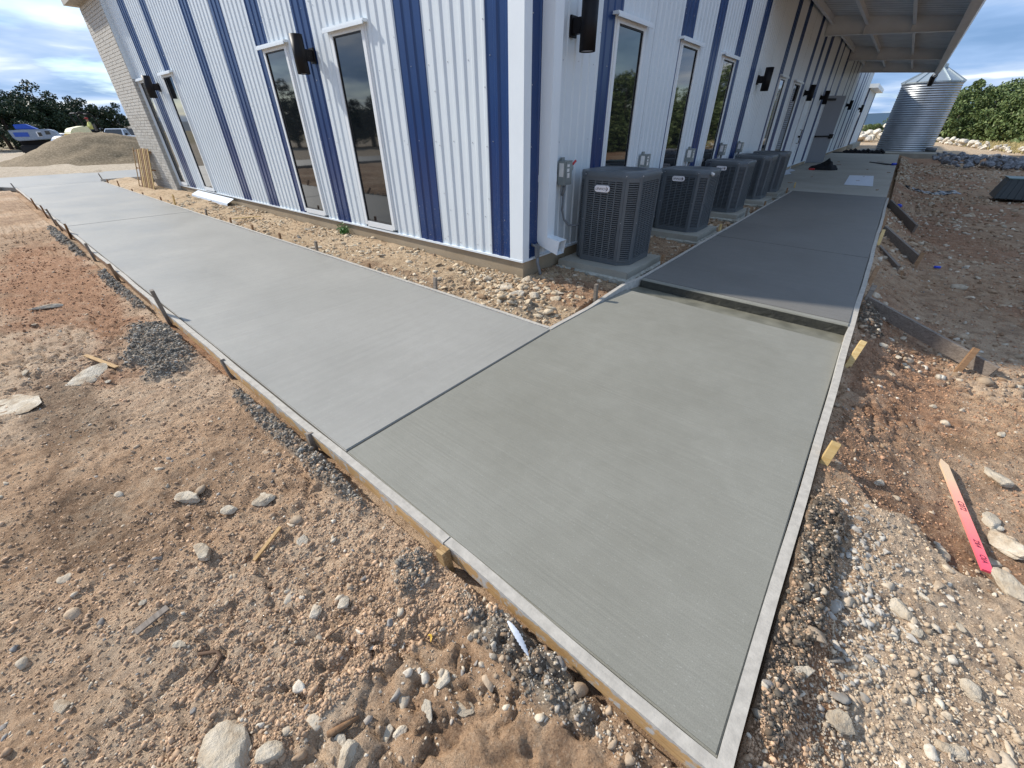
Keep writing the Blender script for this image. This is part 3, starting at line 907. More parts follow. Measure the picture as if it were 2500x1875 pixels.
S((1.057, 4.76, -.34), (1.10, 4.86, -.10), .042, .036, 'wood_brown', 'brown stake holding the foot of the long brace', PI / 2)
S((.80, 8.45, -.30), (.82, 8.55, -.10), .05, .036, 'wood_brown', 'brown stake holding the foot of the middle brace', PI / 2)
S((.60, 7.45, -.30), (.62, 7.55, -.18), .04, .036, 'wood_brown', 'low brown stake at the foot of the short brace', PI / 2)
def brace(a, c, w, h, m, label):
    c = (c[0], c[1], max(c[2], gz(c[0], c[1]) + .03))
    b = MB(); b.beam(a, c, h, w, up=(0, 0, 1))
    tag(b.build('brace', m, bevel=.002, seg=1), label, 'brace', 'braces shoring the right hand form')
brace((.285, 5.33, -.02), (1.27, 4.83, -.285), .12, .036, 'wood_weathered', 'long grey plank bracing the right edge by the step')
brace((.29, 8.22, -.05), (.56, 7.55, -.26), .09, .036, 'wood_weathered', 'short steep grey brace')
brace((.28, 9.35, .03), (.80, 8.62, -.22), .13, .04, 'wood_weathered', 'dark brace on edge in the middle of the right side')
brace((.27, 12.7, .04), (.80, 11.35, -.22), .15, .04, 'wood_weathered', 'farthest dark brace on edge near the patio')

# pink topped survey stake lying on the rocks
b = MB()
A0 = Vector((.842, 2.985, gz(.842, 2.985) + .045)); A1 = Vector((.95, 2.150, gz(.95, 2.15) + .055))
d = (A1 - A0)
sv = empty('survey_stake', A0)
sv.rotation_euler = d.to_track_quat('Y', 'Z').to_euler()
LEN = d.length
t = NT('stake_paint')
p = t.coord('Object')
sx = t.n('ShaderNodeSeparateXYZ'); t.l(p, sx.inputs[0])
f = t.ramp(t.math('ADD', t.math('DIVIDE', sx.outputs[1], LEN), t.math('MULTIPLY', t.math('SUBTRACT', t.noise(p, 12, 3), .5), .12)),
           [(.20, (0.66, 0.47, 0.30)), (.34, (0.90, 0.38, 0.27)), (.68, (0.92, 0.22, 0.20)), (.98, (0.92, 0.10, 0.16))])
t.fin(f, 0.6, None)
b = MB()
b.hexa([(-.019, 0.03, -.006), (.019, 0.03, -.006), (.019, LEN, -.006), (-.019, LEN, -.006), (-.019, 0.03, .006), (.019, 0.03, .006), (.019, LEN, .006), (-.019, LEN, .006)])
b.add([(-.019, .03, -.006), (.019, .03, -.006), (0.004, -.025, -.004), (-.019, .03, .006), (.019, .03, .006), (0.004, -.025, .004)],
      [(0, 2, 1), (3, 4, 5), (0, 3, 5, 2), (1, 2, 5, 4)])
b.build('lath', 'stake_paint', sv)
def text_mesh(name, s, size, m, parent, mtx, extrude=.0005, shear=0.0):
    cu = bpy.data.curves.new(name, 'FONT'); cu.body = s; cu.size = size; cu.extrude = extrude; cu.shear = shear
    cu.align_x = 'CENTER'; cu.align_y = 'CENTER'
    tmp = bpy.data.objects.new('tmp', cu); COL.objects.link(tmp)
    dg = bpy.context.evaluated_depsgraph_get()
    me = bpy.data.meshes.new_from_object(tmp.evaluated_get(dg))
    bpy.data.objects.remove(tmp)
    me.name = name; me.materials.clear(); me.materials.append(MATS[m])
    o = link(name, me, None, parent); o.matrix_local = mtx
    return o
Rz = Matrix.Rotation(PI / 2, 4, 'Z')
text_mesh('lettering', 'C072', .034, 'ink_dark', sv, Matrix.Translation((0, LEN * .48, .0066)) @ Rz, shear=.2)
text_mesh('lettering', '2%4', .030, 'ink_dark', sv, Matrix.Translation((0, LEN * .80, .0066)) @ Rz, shear=.2)
text_mesh('lettering', 'OIA', .030, 'ink_dark', sv, Matrix.Translation((0, LEN * .915, .0066)) @ Rz, shear=.2)
tag(sv, 'wooden survey stake with fluorescent pink end lying among rocks', 'survey stake')

# ------------------------------------------------------------------ metal building
PITCH = .1524; RD = .012
def prof(u):
    q = u % PITCH
    if q < .090: return 0.0
    if q < .104: return RD * (q - .090) / .014
    if q < .138: return RD
    return RD * (1 - (q - .138) / .0144)
def sheet(u0, u1, z0, z1, holes, mapper, off=0.0):
    us = {round(u0, 5), round(u1, 5)}
    k0 = math.floor(u0 / PITCH) - 1; k1 = math.ceil(u1 / PITCH) + 1
    for k in range(k0, k1 + 1):
        for q in (0, .090, .104, .138):
            u = k * PITCH + q
            if u0 < u < u1: us.add(round(u, 5))
    for h in holes:
        for u in h[:2]:
            if u0 < u < u1: us.add(round(u, 5))
    us = sorted(us)
    cuts = sorted({g for h in holes if h[1] > u0 and h[0] < u1 for g in h[2:4]})
    V, Fc = [], []
    for a, c in zip(us[:-1], us[1:]):
        if c - a < 1e-4: continue
        m = (a + c) / 2
        iv = [(z0, z1)]
        for (h0, h1, g0, g1) in holes:
            if h0 < m < h1:
                nv = []
                for (s, e) in iv:
                    if g0 > s: nv.append((s, min(e, g0)))
                    if g1 < e: nv.append((max(s, g1), e))
                iv = [(s, e) for s, e in nv if e - s > 1e-3]
        for g in cuts:
            iv = [q for s, e in iv for q in (((s, g), (g, e)) if s + 1e-3 < g < e - 1e-3 else ((s, e),))]
        for s, e in iv:
            o = len(V)
            V += [mapper(a, prof(a + 1e-6) + off, s), mapper(c, prof(c - 1e-6) + off, s), mapper(c, prof(c - 1e-6) + off, e), mapper(a, prof(a + 1e-6) + off, e)]
            Fc.append((o, o + 1, o + 2, o + 3))
    return V, Fc
mapL = lambda u, o, z: (CX + u, CY - o, z)
mapR = lambda u, o, z: (CX + o, CY + u, z)
bld = tag(empty('metal_building', (CX, CY, 0)), 'white metal sided building with dark blue vertical stripes and tall narrow windows', 'building')
bld_inv = Matrix.Translation((-CX, -CY, 0))
def bpart(name, mb_or_me, m, parent=None, **k):
    me = mb_or_me.mesh(name, **k) if isinstance(mb_or_me, MB) else mb_or_me
    o = link(name, me, m)
    o.parent = parent or bld
    if parent is None: o.matrix_parent_inverse = bld_inv
    return o
WT = 4.50                                  # eave height
GZ0, GZ1 = .29, 2.505
winsL = [(-3.10, -2.455), (-5.08, -4.44), (-10.36, -9.76), (-12.28, -11.785)]
winsR = [(1.728, 2.378), (3.731, 4.358), (5.735, 6.39), (10.655, 11.20)]
holesL = [(a - .085, c + .085, ZT - .05, GZ1 + .085) for a, c in winsL]
holesR = [(a - .085, c + .085, ZT - .05, GZ1 + .085) for a, c in winsR]
holesR += [(12.50, 13.62, .02, GZ1 + .085), (15.30, 16.62, .02, 2.30), (19.90, 20.98, .02, 2.52)]
stripesL = [(-.464, -.166), (-1.825, -1.376), (-4.04, -3.62), (-5.36, -4.925), (-6.70, -6.25), (-8.0, -7.56), (-10.165, -9.76), (-11.60, -11.13)]
stripesR = [(.10, .31), (1.36, 1.825), (3.61, 4.09), (4.985, 5.415), (6.345, 6.775), (7.70, 8.125), (10.37, 10.78), (11.67, 12.10), (13.94, 14.30), (15.26, 15.67),
            (16.48, 17.05), (18.69, 19.17), (20.12, 20.50), (22.06, 22.68), (24.80, 25.20), (26.25, 26.60), (27.70, 28.05), (29.78, 30.36), (32.06, 32.71), (33.56, 34.09), (35.2, 35.58)]
def panels(stripes, lo, hi, holes, mapper):
    edges = sorted(stripes)
    cur = lo
    def do(a, c, m):
        n = 1 if m == 'blue_metal' else max(1, round((c - a) / .95))
        for k in range(n):
            V, Fc = sheet(a + (c - a) * k / n, a + (c - a) * (k + 1) / n, ZT, WT, holes, mapper, 0 if k % 2 == 0 else .0015)
            VA = np.array(V); comp = list(range(len(Fc)))        # one object per connected piece of sheet
            for i in range(1, len(Fc)):
                for j in range(max(0, i - 5), i):
                    pi, pj = VA[list(Fc[i])], VA[list(Fc[j])]
                    touch = min(np.abs(pi[0, :2] - pj[1, :2]).max(), 9) < 1e-3
                    same = np.abs(pi[0, :2] - pj[0, :2]).max() < 1e-3 and abs(pi[0, 2] - pj[2, 2]) < 1e-3
                    if same or (touch and min(pi[2, 2], pj[2, 2]) - max(pi[0, 2], pj[0, 2]) > 1e-3):
                        old, new = comp[i], comp[j]; comp = [new if q == old else q for q in comp]
            for g in sorted(set(comp)):
                bpart('wall_panel', mesh_np('wall_panel', V, [f for f, q in zip(Fc, comp) if q == g]), m)
    for a, c in edges:
        if a - cur > .02: do(cur, a - .001, 'white_metal')
        do(a, c, 'blue_metal'); cur = c + .001
    if hi - cur > .02: do(cur, hi, 'white_metal')
panels(stripesL, -12.5, -.06, holesL, mapL)
panels(stripesR, .06, 38.4, holesR, mapR)
# solid backing of the walls, base trim, foundation, corner trim
b = MB(); b.box(-14.6, -.13, .10, .2, ZT - .02, WT - .01); b.box(-.23, -.13, .2, 38.3, ZT - .02, WT - .01); bpart('wall_core', MB(), 'interior_dark') if False else None
bb = MB(); bb.box(CX - 14.5, CX - .13, CY + .12, CY + .22, ZT, WT - .02); bb.box(CX - .22, CX - .12, CY + .22, CY + 38.3, ZT, WT - .02)
bpart('wall_core', bb, 'interior_dark')
bb = MB()
bb.box(CX - 12.5, CX + .010, CY + .004, CY + .20, -.35, ZT - .012)
bb.box(CX - .20, CX + .010, CY + .20, CY + 38.4, -.35, ZT - .012)
bpart('foundation', bb, 'foundation')
bb = MB()
bb.box(CX - 12.5, CX + .028, CY - .030, CY + .05, ZT - .010, ZT + .012)
bb.box(CX - .05, CX + .030, CY + .05, CY + 19.88, ZT - .010, ZT + .012)
bb.box(CX - .05, CX + .030, CY + 21.0, CY + 38.4, ZT - .010, ZT + .012)
bpart('base_trim', bb, 'white_trim')
bb = MB()
bb.prism([(CX - .165, CY - .024), (CX + .026, CY - .024), (CX + .022, CY + .098), (CX + .006, CY + .098), (CX + .006, CY - .004), (CX - .165, CY - .004)], ZT + .006, WT)
bpart('corner_trim', bb, 'white_trim')
bb = MB(); bb.box(CX - 12.6, CX + .10, CY - .10, CY + .02, WT - .05, WT + .22); bb.box(CX - .02, CX + .12, CY + .02, CY + 38.5, WT - .05, WT + .16)
bpart('eave_trim', bb, 'white_trim')
bb = MB()
bb.add([(CX - 14.6, CY - .04, WT + .225), (CX + .08, CY - .04, WT + .225), (CX + .08, CY + 38.45, WT + .225), (CX - 14.6, CY + 38.45, WT + .225)], [(0, 1, 2, 3)])
bpart('roof', bb, 'canopy_sheet')

def window(u0, u1, mapper, side, z0=GZ0, z1=GZ1, cap=True):
    fw, D = .058, .030
    def bx(mb, a, c, o0, o1, s, e):
        P = [mapper(a, o0, s), mapper(c, o0, s), mapper(c, o1, s), mapper(a, o1, s), mapper(a, o0, e), mapper(c, o0, e), mapper(c, o1, e), mapper(a, o1, e)]
        mb.hexa(P)
    m = MB()
    bx(m, u0 - fw, u0, -.09, D, z0 - fw, z1 + fw); bx(m, u1, u1 + fw, -.09, D, z0 - fw, z1 + fw)
    bx(m, u0, u1, -.09, D - .002, z0 - fw - .02, z0); bx(m, u0, u1, -.09, D - .002, z1, z1 + fw)
    # outer trim lip
    bx(m, u0 - fw - .028, u0 - fw, -.0, D - .014, z0 - fw, z1 + fw); bx(m, u1 + fw, u1 + fw + .028, -.0, D - .014, z0 - fw, z1 + fw)
    w = bpart('window', m, 'vinyl_white')
    g = MB(); bx(g, u0, u1, .000, .008, z0, z1); bpart('pane', g, 'window_glass', w)
    k = MB()
    for a, c in ((u0, u0 + .014), (u1 - .014, u1)): bx(k, a, c, .008, .018, z0, z1)
    bx(k, u0 + .014, u1 - .014, .008, .018, z1 - .016, z1); bx(k, u0 + .014, u1 - .014, .008, .018, z0, z0 + .012)
    bpart('gasket', k, 'gasket', w)
    if cap:
        q = MB(); bx(q, u0 - .135, u1 + .135, .0, .085, z1 + fw, z1 + fw + .012); bx(q, u0 - .135, u1 + .135, .075, .087, z1 + fw - .022, z1 + fw + .002)
        bx(q, u0 - .135, u1 + .135, .0, .075, z1 + fw + .012, z1 + fw + .03)
        bpart('drip_cap', q, 'white_trim', w)
    return w
for a, c in winsL: window(a, c, mapL, 'L')
for a, c in winsR: window(a, c, mapR, 'R')
window(12.60, 13.53, mapR, 'R', z0=.16)

# white entrance door with pull handle, grey door standing open
def rbox(mb, u0, u1, o0, o1, z0, z1):
    mb.box(CX + o0, CX + o1, CY + u0, CY + u1, z0, z1)
dm = MB(); rbox(dm, 15.37, 16.55, -.06, -.02, .085, 2.22)
dr = bpart('door', dm, 'white_trim')
fm = MB(); rbox(fm, 15.30, 15.37, -.08, .03, .072, 2.29); rbox(fm, 16.55, 16.62, -.08, .03, .072, 2.29); rbox(fm, 15.37, 16.55, -.08, .03, 2.22, 2.29)
bpart('door_frame', fm, 'vinyl_white', dr)
hm = MB(); hx = CX + .05; hy = CY + 16.33
hm.tube([(CX - .02, hy, .92), (hx, hy, .92), (hx, hy, 1.34), (CX - .02, hy, 1.34)], .014, 8); hm.box(CX - .02, hx, hy - .03, hy + .03, 1.10, 1.16)
bpart('pull_handle', hm, 'black_metal', dr)
fm = MB(); rbox(fm, 19.90, 19.96, -.08, .035, .072, 2.56); rbox(fm, 20.92, 20.98, -.08, .035, .072, 2.56); rbox(fm, 19.96, 20.92, -.08, .035, 2.50, 2.56)
d2f = bpart('door_frame', fm, 'vinyl_white')
hy0 = CY + 19.97
ddir = Vector((.60, .74, 0)).normalized(); dn = Vector((ddir.y, -ddir.x, 0))
H0 = Vector((CX + .0, hy0, 0))
lm = MB(); lm.beam(H0 + Vector((0, 0, 1.29)), H0 + ddir * .92 + Vector((0, 0, 1.29)), .045, 2.40)
d2 = bpart('door', lm, 'door_grey'); d2['label'] = 'grey steel door standing open with black panic bar'
pm = MB(); pm.beam(H0 + ddir * .04 + dn * .055 + Vector((0, 0, 1.07)), H0 + ddir * .88 + dn * .055 + Vector((0, 0, 1.07)), .05, .055)
pm.beam(H0 + ddir * .76 + dn * .06 + Vector((0, 0, 1.07)), H0 + ddir * .90 + dn * .06 + Vector((0, 0, 1.07)), .07, .16)
bpart('panic_bar', pm, 'black_metal', d2)
pm = MB(); pm.beam(H0 + ddir * .05 + dn * .05 + Vector((0, 0, 2.36)), H0 + ddir * .42 + dn * .05 + Vector((0, 0, 2.36)), .07, .075)
bpart('door_closer', pm, 'black_metal', d2)

# sheet metal screws, far too many to pick apart
sm = MB()
def screw(P, n):
    P = Vector(P); n = Vector(n); u = n.orthogonal().normalized(); w = n.cross(u); r = .0062
    V = [tuple(P + (u * math.cos(k * PI / 3) + w * math.sin(k * PI / 3)) * r) for k in range(6)]
    V += [tuple(P + n * .005 + (u * math.cos(k * PI / 3) + w * math.sin(k * PI / 3)) * r * .6) for k in range(6)]
    sm.add(V, [tuple(range(6, 12))] + [(k, (k + 1) % 6, (k + 1) % 6 + 6, k + 6) for k in range(6)])
def inhole(u, z, H): return any(h[0] - .04 < u < h[1] + .04 and h[2] < z < h[3] + .06 for h in H)
for (H, mp, lo, hi, n, blu) in ((holesL, mapL, -12.4, -.2, (0, -1, 0), stripesL), (holesR, mapR, .2, 16, (1, 0, 0), stripesR)):
    u = math.ceil(lo / PITCH) * PITCH
    k = 0
    while u < hi:
        for z in (.26, .62, 1.38, 2.10, 2.86, 3.6):
            uu = u + .045 + random.uniform(-.006, .006)
            if not inhole(uu, z, H) and k % 2 == (int(z * 3) % 2): screw(mp(uu, .0005, z + random.uniform(-.012, .012)), n)
        u += PITCH; k += 1
    for a, c in blu:
        for uu in (a - .018, c + .018):
            z = .30
            while z < 4.2:
                q = math.floor(uu / PITCH) * PITCH + .121
                if not inhole(q, z, H): screw(mp(q, RD + .0005, z), n)
                z += .52
so = bpart('screws', sm, 'screw_metal'); so['kind'] = 'stuff'

# masonry wing on the left end: bricks one by one
wing = tag(empty('masonry_wing', (-16.4, 3.6, 0)), 'tan block masonry wing standing out at the left end', 'building wing')
winv = Matrix.Translation((16.4, -3.6, 0))
def wpart(name, mb, m, label=None):
    o = link(name, mb.mesh(name), m, wing); o.matrix_parent_inverse = winv
    if label: o['label'] = label
    return o
WX0, WX1, WY = -17.50, -15.42, 3.60
m = MB(); m.box(WX0 + .004, WX1 - .012, WY + .012, CY + 6.0, -.3, 4.30); wpart('wall', m, 'mortar')
BH = .0678; BL = .2032
brick_me = {}
def brick(x0, x1, y0, y1, z0, z1):
    key = (round(x1 - x0, 3), round(y1 - y0, 3))
    if key not in brick_me:
        mb = MB(); mb.box(0, x1 - x0, 0, y1 - y0, 0, z1 - z0); brick_me[key] = mb.mesh('brick')
        brick_me[key].materials.append(MATS['block_tan'])
    o = link('brick', brick_me[key]); o.parent = wing; o.matrix_parent_inverse = winv
    o.location = (x0 + random.uniform(-.001, .001), y0 + random.uniform(-.003, .003), z0)
nrow = int(4.15 / BH); nb = 0
rest = MB()
for r in range(nrow):
    z = .04 + r * BH
    x = WX0 - (BL / 2 if r % 2 else 0)
    while x < WX1 - .01:
        a, c = max(x, WX0), min(x + BL - .009, WX1)
        if c - a > .02:
            if nb < 296: brick(a, c, WY, WY + .05, z, z + BH - .009); nb += 1
            else:
                j = random.uniform(-.003, .003); rest.box(a, c, WY + j, WY + .05 + j, z, z + BH - .009)
        x += BL
    if z < 2.55:
        q = .04 if r % 2 else .0
        rest.box(WX1 - .006, WX1 + .004, WY + .052, WY + .052 + q + .01, z, z + BH - .009)
        rest.box(WX1 - .006, WX1 + .004, WY + .072 + q, CY - .02, z, z + BH - .009)
wpart('bricks', rest, 'block_tan')['kind'] = 'stuff'
m = MB(); m.box(WX1 - .01, WX1 + .012, WY + .01, CY - .02, 2.60, 4.3); wpart('return_panel', m, 'white_metal', 'smooth white metal panel above the block return')
m = MB(); m.box(WX0 - .25, WX1 + .06, WY - .25, CY + 6.0, 4.22, 4.55); wpart('coping', m, 'mortar')
m = MB(); m.box(CX - 12.56, CX - 12.46, CY - .03, CY + .02, ZT, WT - .06); bpart('corner_trim', m, 'white_trim')

# far low building past the canopy
lo = tag(empty('low_building', (CX, 43.2, 0)), 'small white building with blue corner trim beyond the canopy', 'building')
linv = Matrix.Translation((-CX, -43.2, 0))
def lpart(name, mb, m):
    o = link(name, mb.mesh(name), m, lo); o.matrix_parent_inverse = linv
V, Fc = sheet(39.75, 46.3, .2, 3.62, [], mapR)
o = link('wall_panel', mesh_np('wall_panel', V, Fc), 'white_metal', lo); o.matrix_parent_inverse = linv
m = MB(); m.box(CX - 6, CX - .02, CY + 39.6, CY + 46.7, -.2, 3.6); lpart('wall', m, 'white_metal')
m = MB(); m.box(CX - .02, CX + .04, CY + 39.5, CY + 39.75, .2, 3.6); lpart('corner_trim', m, 'blue_metal')
m = MB(); m.box(CX - .02, CX + .04, CY + 46.3, CY + 46.95, .2, 3.6); lpart('corner_trim', m, 'blue_metal')
m = MB(); m.box(CX - 6.2, CX + .45, CY + 39.2, CY + 47.2, 3.62, 3.86); lpart('roof', m, 'white_trim')
m = MB(); m.box(CX - 6, CX + .3, CY + 39.4, CY + 47, -.3, .20); lpart('foundation', m, 'pad_concrete')

# ------------------------------------------------------------------ canopy
can = tag(empty('canopy', (CX, 22.0, 4.0)), 'white steel canopy with deep cross beams over the patio', 'canopy')
cinv = Matrix.Translation((-CX, -22.0, -4.0))
def cpart(name, mb, m, **k):
    o = link(name, mb.mesh(name, **k), m, can); o.matrix_parent_inverse = cinv; return o
XO = .20
zr = lambda x: 4.28 - (x - CX) / (XO - CX) * .36        # underside of roof
zb = lambda x: 3.82 - (x - CX) / (XO - CX) * .20        # underside of beams
for yb in (11.5, 18.7, 26.2, 32.5):
    m = MB()
    m.hexa([(CX + .02, yb - .006, zb(CX)), (XO, yb - .006, zb(XO)), (XO, yb + .006, zb(XO)), (CX + .02, yb + .006, zb(CX)),
            (CX + .02, yb - .006, zr(CX)), (XO, yb - .006, zr(XO)), (XO, yb + .006, zr(XO)), (CX + .02, yb + .006, zr(CX))])
    m.hexa([(CX + .02, yb - .08, zb(CX) - .016), (XO, yb - .08, zb(XO) - .016), (XO, yb + .08, zb(XO) - .016), (CX + .02, yb + .08, zb(CX) - .016),
            (CX + .02, yb - .08, zb(CX)), (XO, yb - .08, zb(XO)), (XO, yb + .08, zb(XO)), (CX + .02, yb + .08, zb(CX))])
    for xs in (-1.95, -.85):
        m.hexa([(xs - .008, yb - .075, zb(xs)), (xs + .008, yb - .075, zb(xs)), (xs + .008, yb - .006, zb(xs)), (xs - .008, yb - .006, zb(xs)),
                (xs - .008, yb - .075, zr(xs)), (xs + .008, yb - .075, zr(xs)), (xs + .008, yb - .006, zr(xs)), (xs - .008, yb - .006, zr(xs))])
    cpart('beam', m, 'canopy_white')
for xp in (-1.95, -.85, CX + .12):
    m = MB(); z = zr(xp)
    m.box(xp - .004, xp + .004, 11.5, 32.6, z - .20, z - .002); m.box(xp - .004, xp + .07, 11.5, 32.6, z - .208, z - .20)
    cpart('purlin', m, 'canopy_white')
m = MB()
xs = np.linspace(CX + .02, XO + .1, 2)
yy = 11.2
V, Fc = [], []
k = 0
while yy < 32.8:
    for q, o in ((0, 0), (.16, 0), (.185, .035), (.265, .035)):
        for xx in xs: V.append((xx, yy + q, zr(xx) + o))
    yy += .305
n = len(V) // 2
Fc = [(2 * i, 2 * i + 1, 2 * i + 3, 2 * i + 2) for i in range(n - 1)]
o = link('roof_sheet', mesh_np('roof_sheet', V, Fc), 'canopy_sheet', can); o.matrix_parent_inverse = cinv
m = MB(); m.box(CX + .02, XO + .2, 11.2, 32.9, 4.36, 4.40); cpart('roof_top', m, 'canopy_sheet')
m = MB(); m.box(XO, XO + .012, 11.2, 32.7, 3.58, 4.02); m.box(XO - .07, XO, 11.2, 32.7, 3.58, 3.595); cpart('edge_beam', m, 'canopy_white')
m = MB(); m.prism([(XO + .012, 3.63), (XO + .13, 3.63), (XO + .19, 3.78), (XO + .20, 3.98), (XO + .012, 3.98)], 0, 1)
gm = m.mesh('gutter')
co = np.array([v.co[:] for v in gm.vertices]); co2 = np.stack([co[:, 0], 11.1 + co[:, 2] * 21.8, co[:, 1]], -1)
gm.vertices.foreach_set('co', co2.astype(np.float32).ravel()); gm.update()
o = link('gutter', gm, 'canopy_white', can); o.matrix_parent_inverse = cinv
m = MB(); m.box(-.80, -.70, 26.9, 27.0, 3.86, 3.95); cpart('light_box', m, 'label_white')
# pipe from the gutter end into the tank roof
pp = tag(empty('gutter_pipe', (.28, 33, 3.7)), 'white pipe dropping from the canopy gutter into the tank top with black end', 'pipe')
pinv = Matrix.Translation((-.28, -33, -3.7))
m = MB(); m.tube([(.28, 32.7, 3.80), (.30, 33.1, 3.76), (.20, 34.6, 3.62)], .085, 12); o = link('pipe', m.mesh('pipe', True), 'canopy_white', pp); o.matrix_parent_inverse = pinv
m = MB(); m.tube([(.20, 34.6, 3.62), (.16, 35.2, 3.56), (.16, 35.5, 3.30)], .125, 12); o = link('coupling', m.mesh('coupling', True), 'black_metal', pp); o.matrix_parent_inverse = pinv

# ------------------------------------------------------------------ wall lamps
def lamp_meshes():
    m = MB(); m.box(-.058, .058, 0, .022, -.085, .085); a = m.mesh('mount', bevel=.003)
    m = MB(); m.box(-.038, .038, .022, .13, -.062, .062); b_ = m.mesh('arm', bevel=.003)
    m = MB(); n = 28
    for z0, z1, r in ((-.21, .21, .081),):
        V = []; 
        for z in (z0, z1):
            for rr in (r, r - .006):
                V += [(rr * math.cos(2 * PI * k / n), .19 + rr * math.sin(2 * PI * k / n), z) for k in range(n)]
        Fc = []
        for k in range(n):
            j = (k + 1) % n
            Fc += [(k, j, 2 * n + j, 2 * n + k), (n + j, n + k, 3 * n + k, 3 * n + j), (k, n + k, n + j, j), (2 * n + k, 2 * n + j, 3 * n + j, 3 * n + k)]
        m.add(V, Fc)
    c = m.mesh('cylinder', True)
    m = MB(); 
    for z in (-.200, .19):
        V = [(.074 * math.cos(2 * PI * k / n), .19 + .074 * math.sin(2 * PI * k / n), z) for k in range(n)]
        m.add(V + [(v[0], v[1], z + .008) for v in V], [tuple(range(n - 1, -1, -1)), tuple(range(n, 2 * n))])
    d = m.mesh('lens')
    return a, b_, c, d
LM = lamp_meshes()
for me, mm in zip(LM, ('black_metal', 'black_metal', 'black_metal', 'lens_glass')): me.materials.append(MATS[mm])
lamp0 = None
def lamp(loc, rz, label):
    global lamp0
    if lamp0 is None:
        lamp0 = empty('wall_lamp', loc, rz)
        for n_, me in zip(('mount', 'arm', 'cylinder', 'lens'), LM): link(n_, me, None, lamp0)
        o = lamp0
    else:
        o = copy_tree(lamp0); o.location = loc; o.rotation_euler = (0, 0, rz)
    tag(o, label, 'wall lamp', 'black cylinder lamps on the siding')
# local +y points away from the wall
lamp((-6.64, CY - .014, 2.36), PI, 'black cylinder wall lamp on the blue stripe between the two tall windows')
lamp((-13.88, CY - .014, 2.36), PI, 'black cylinder wall lamp beside the masonry wing')
for yy, lb in ((4.50, 'largest black cylinder wall lamp beside the downspout'), (12.16, 'black cylinder wall lamp right of the third right hand window'),
               (18.35, 'black cylinder wall lamp left of the white entrance door'), (21.97, 'black cylinder wall lamp above the open grey door'),
               (31.87, 'black cylinder wall lamp near the end of the canopy'), (39.95, 'farthest black cylinder wall lamp past the canopy')):
    lamp((CX + .014, yy, 2.36), -PI / 2, lb)

# ------------------------------------------------------------------ downspout and conduit
ds = tag(empty('downspout', (-2.88, 4.06, 0)), 'white square downspout beside the building corner with kicked out bottom', 'downspout')
dinv = Matrix.Translation((2.88, -4.06, 0))
def dpart(name, m, mat, **k):
    o = link(name, m.mesh(name, **k), mat, ds); o.matrix_parent_inverse = dinv
x0, x1, y0, y1 = CX + .014, CX + .156, 3.990, 4.132
m = MB()
for (a, c, d_, e) in ((x0, x1, y0, y0 + .004), (x0, x1, y1 - .004, y1), (x0, x0 + .004, y0 + .004, y1 - .004), (x1 - .004, x1, y0 + .004, y1 - .004)):
    m.box(a, c, d_, e, .44, 4.45)
dpart('pipe', m, 'white_trim')
m = MB()
A = [(x0, .44), (x1, .44), (x1, .43), (CX + .335, .405), (CX + .305, .248), (CX + .05, .325), (x0, .37)]
def side(y): return [(a, y, b_) for a, b_ in A]
nA = len(A)
m.add(side(y0), [tuple(range(nA))]); m.add(side(y1), [tuple(range(nA - 1, -1, -1))])
m.add([(a, y0, b_) for a, b_ in A] + [(a, y1, b_) for a, b_ in A], [(i, (i + 1) % nA, (i + 1) % nA + nA, i + nA) for i in range(nA) if i not in (0, 3)])
dpart('elbow', m, 'white_trim')
m = MB(); m.box(x0 - .002, x1 + .003, y0 - .003, y0, 1.00, 1.07); m.box(x1, x1 + .003, y0, y1, 1.00, 1.07); dpart('strap', m, 'white_trim')
cd = tag(empty('conduit', (-2.9, 3.92, 0)), 'grey electrical conduit with fitting running into the gravel at the corner', 'conduit')
cinv2 = Matrix.Translation((2.9, -3.92, 0))
m = MB(); m.tube([(-2.94, 3.89, .345), (-2.88, 3.90, .335)], .016, 10); m.tube([(-2.865, 3.91, .22), (-2.862, 3.91, .14), (-2.83, 3.925, .02), (-2.82, 3.93, -.06)], [.02, .019, .017, .017], 10)
o = link('pipe', m.mesh('pipe', True), 'conduit_grey', cd); o.matrix_parent_inverse = cinv2
m = MB(); m.beam((-2.868, 3.908, .20), (-2.872, 3.906, .36), .042, .05, up=(1, 0, 0)); o = link('fitting', m.mesh('fitting', bevel=.008), 'conduit_grey', cd); o.matrix_parent_inverse = cinv2

# ------------------------------------------------------------------ disconnect boxes
def disconnect(y, z0, z1, w, label, handle):
    e = tag(empty('disconnect_box', (CX + .02, CY + y, z0)), label, 'electrical box', 'grey disconnect boxes on the siding')
    h = z1 - z0
    m = MB(); m.box(0, .10, 0, w, 0, h); m.box(.10, .104, .012, w - .012, .02, h - .012); m.box(-.004, .02, w * .3, w * .7, h, h + .03)
    link('case', m.mesh('case', bevel=.003), 'box_grey', e)
    m = MB(); m.box(.104, .1055, w * .25, w * .55, h * .55, h * .68); m.box(.104, .1055, w * .25, w * .55, h * .75, h * .85); m.box(.104, .1055, w * .3, w * .6, h * .3, h * .5)
    m.box(.02, .08, -.0015, 0, h * .35, h * .9)
    link('label', m.mesh('label'), 'label_white', e)
    if handle:
        m = MB(); m.tube([(.05, w, h * .68), (.05, w + .03, h * .68)], .045, 12); link('hub', m.mesh('hub', True), 'box_grey', e)
        m = MB(); m.tube([(.055, w + .025, h * .70), (.10, w + .07, h * .98)], .013, 8); link('handle', m.mesh('handle', True), 'red_paint', e)
    m = MB(); m.tube([(.05, w / 2, 0), (.05, w / 2, -.05), (.03, w / 2, -.12)], .02, 8); link('nipple', m.mesh('nipple', True), 'conduit_grey', e)
    return e
disconnect(.625, .94, 1.19, .15, 'grey disconnect box with red handle beside the downspout', True)
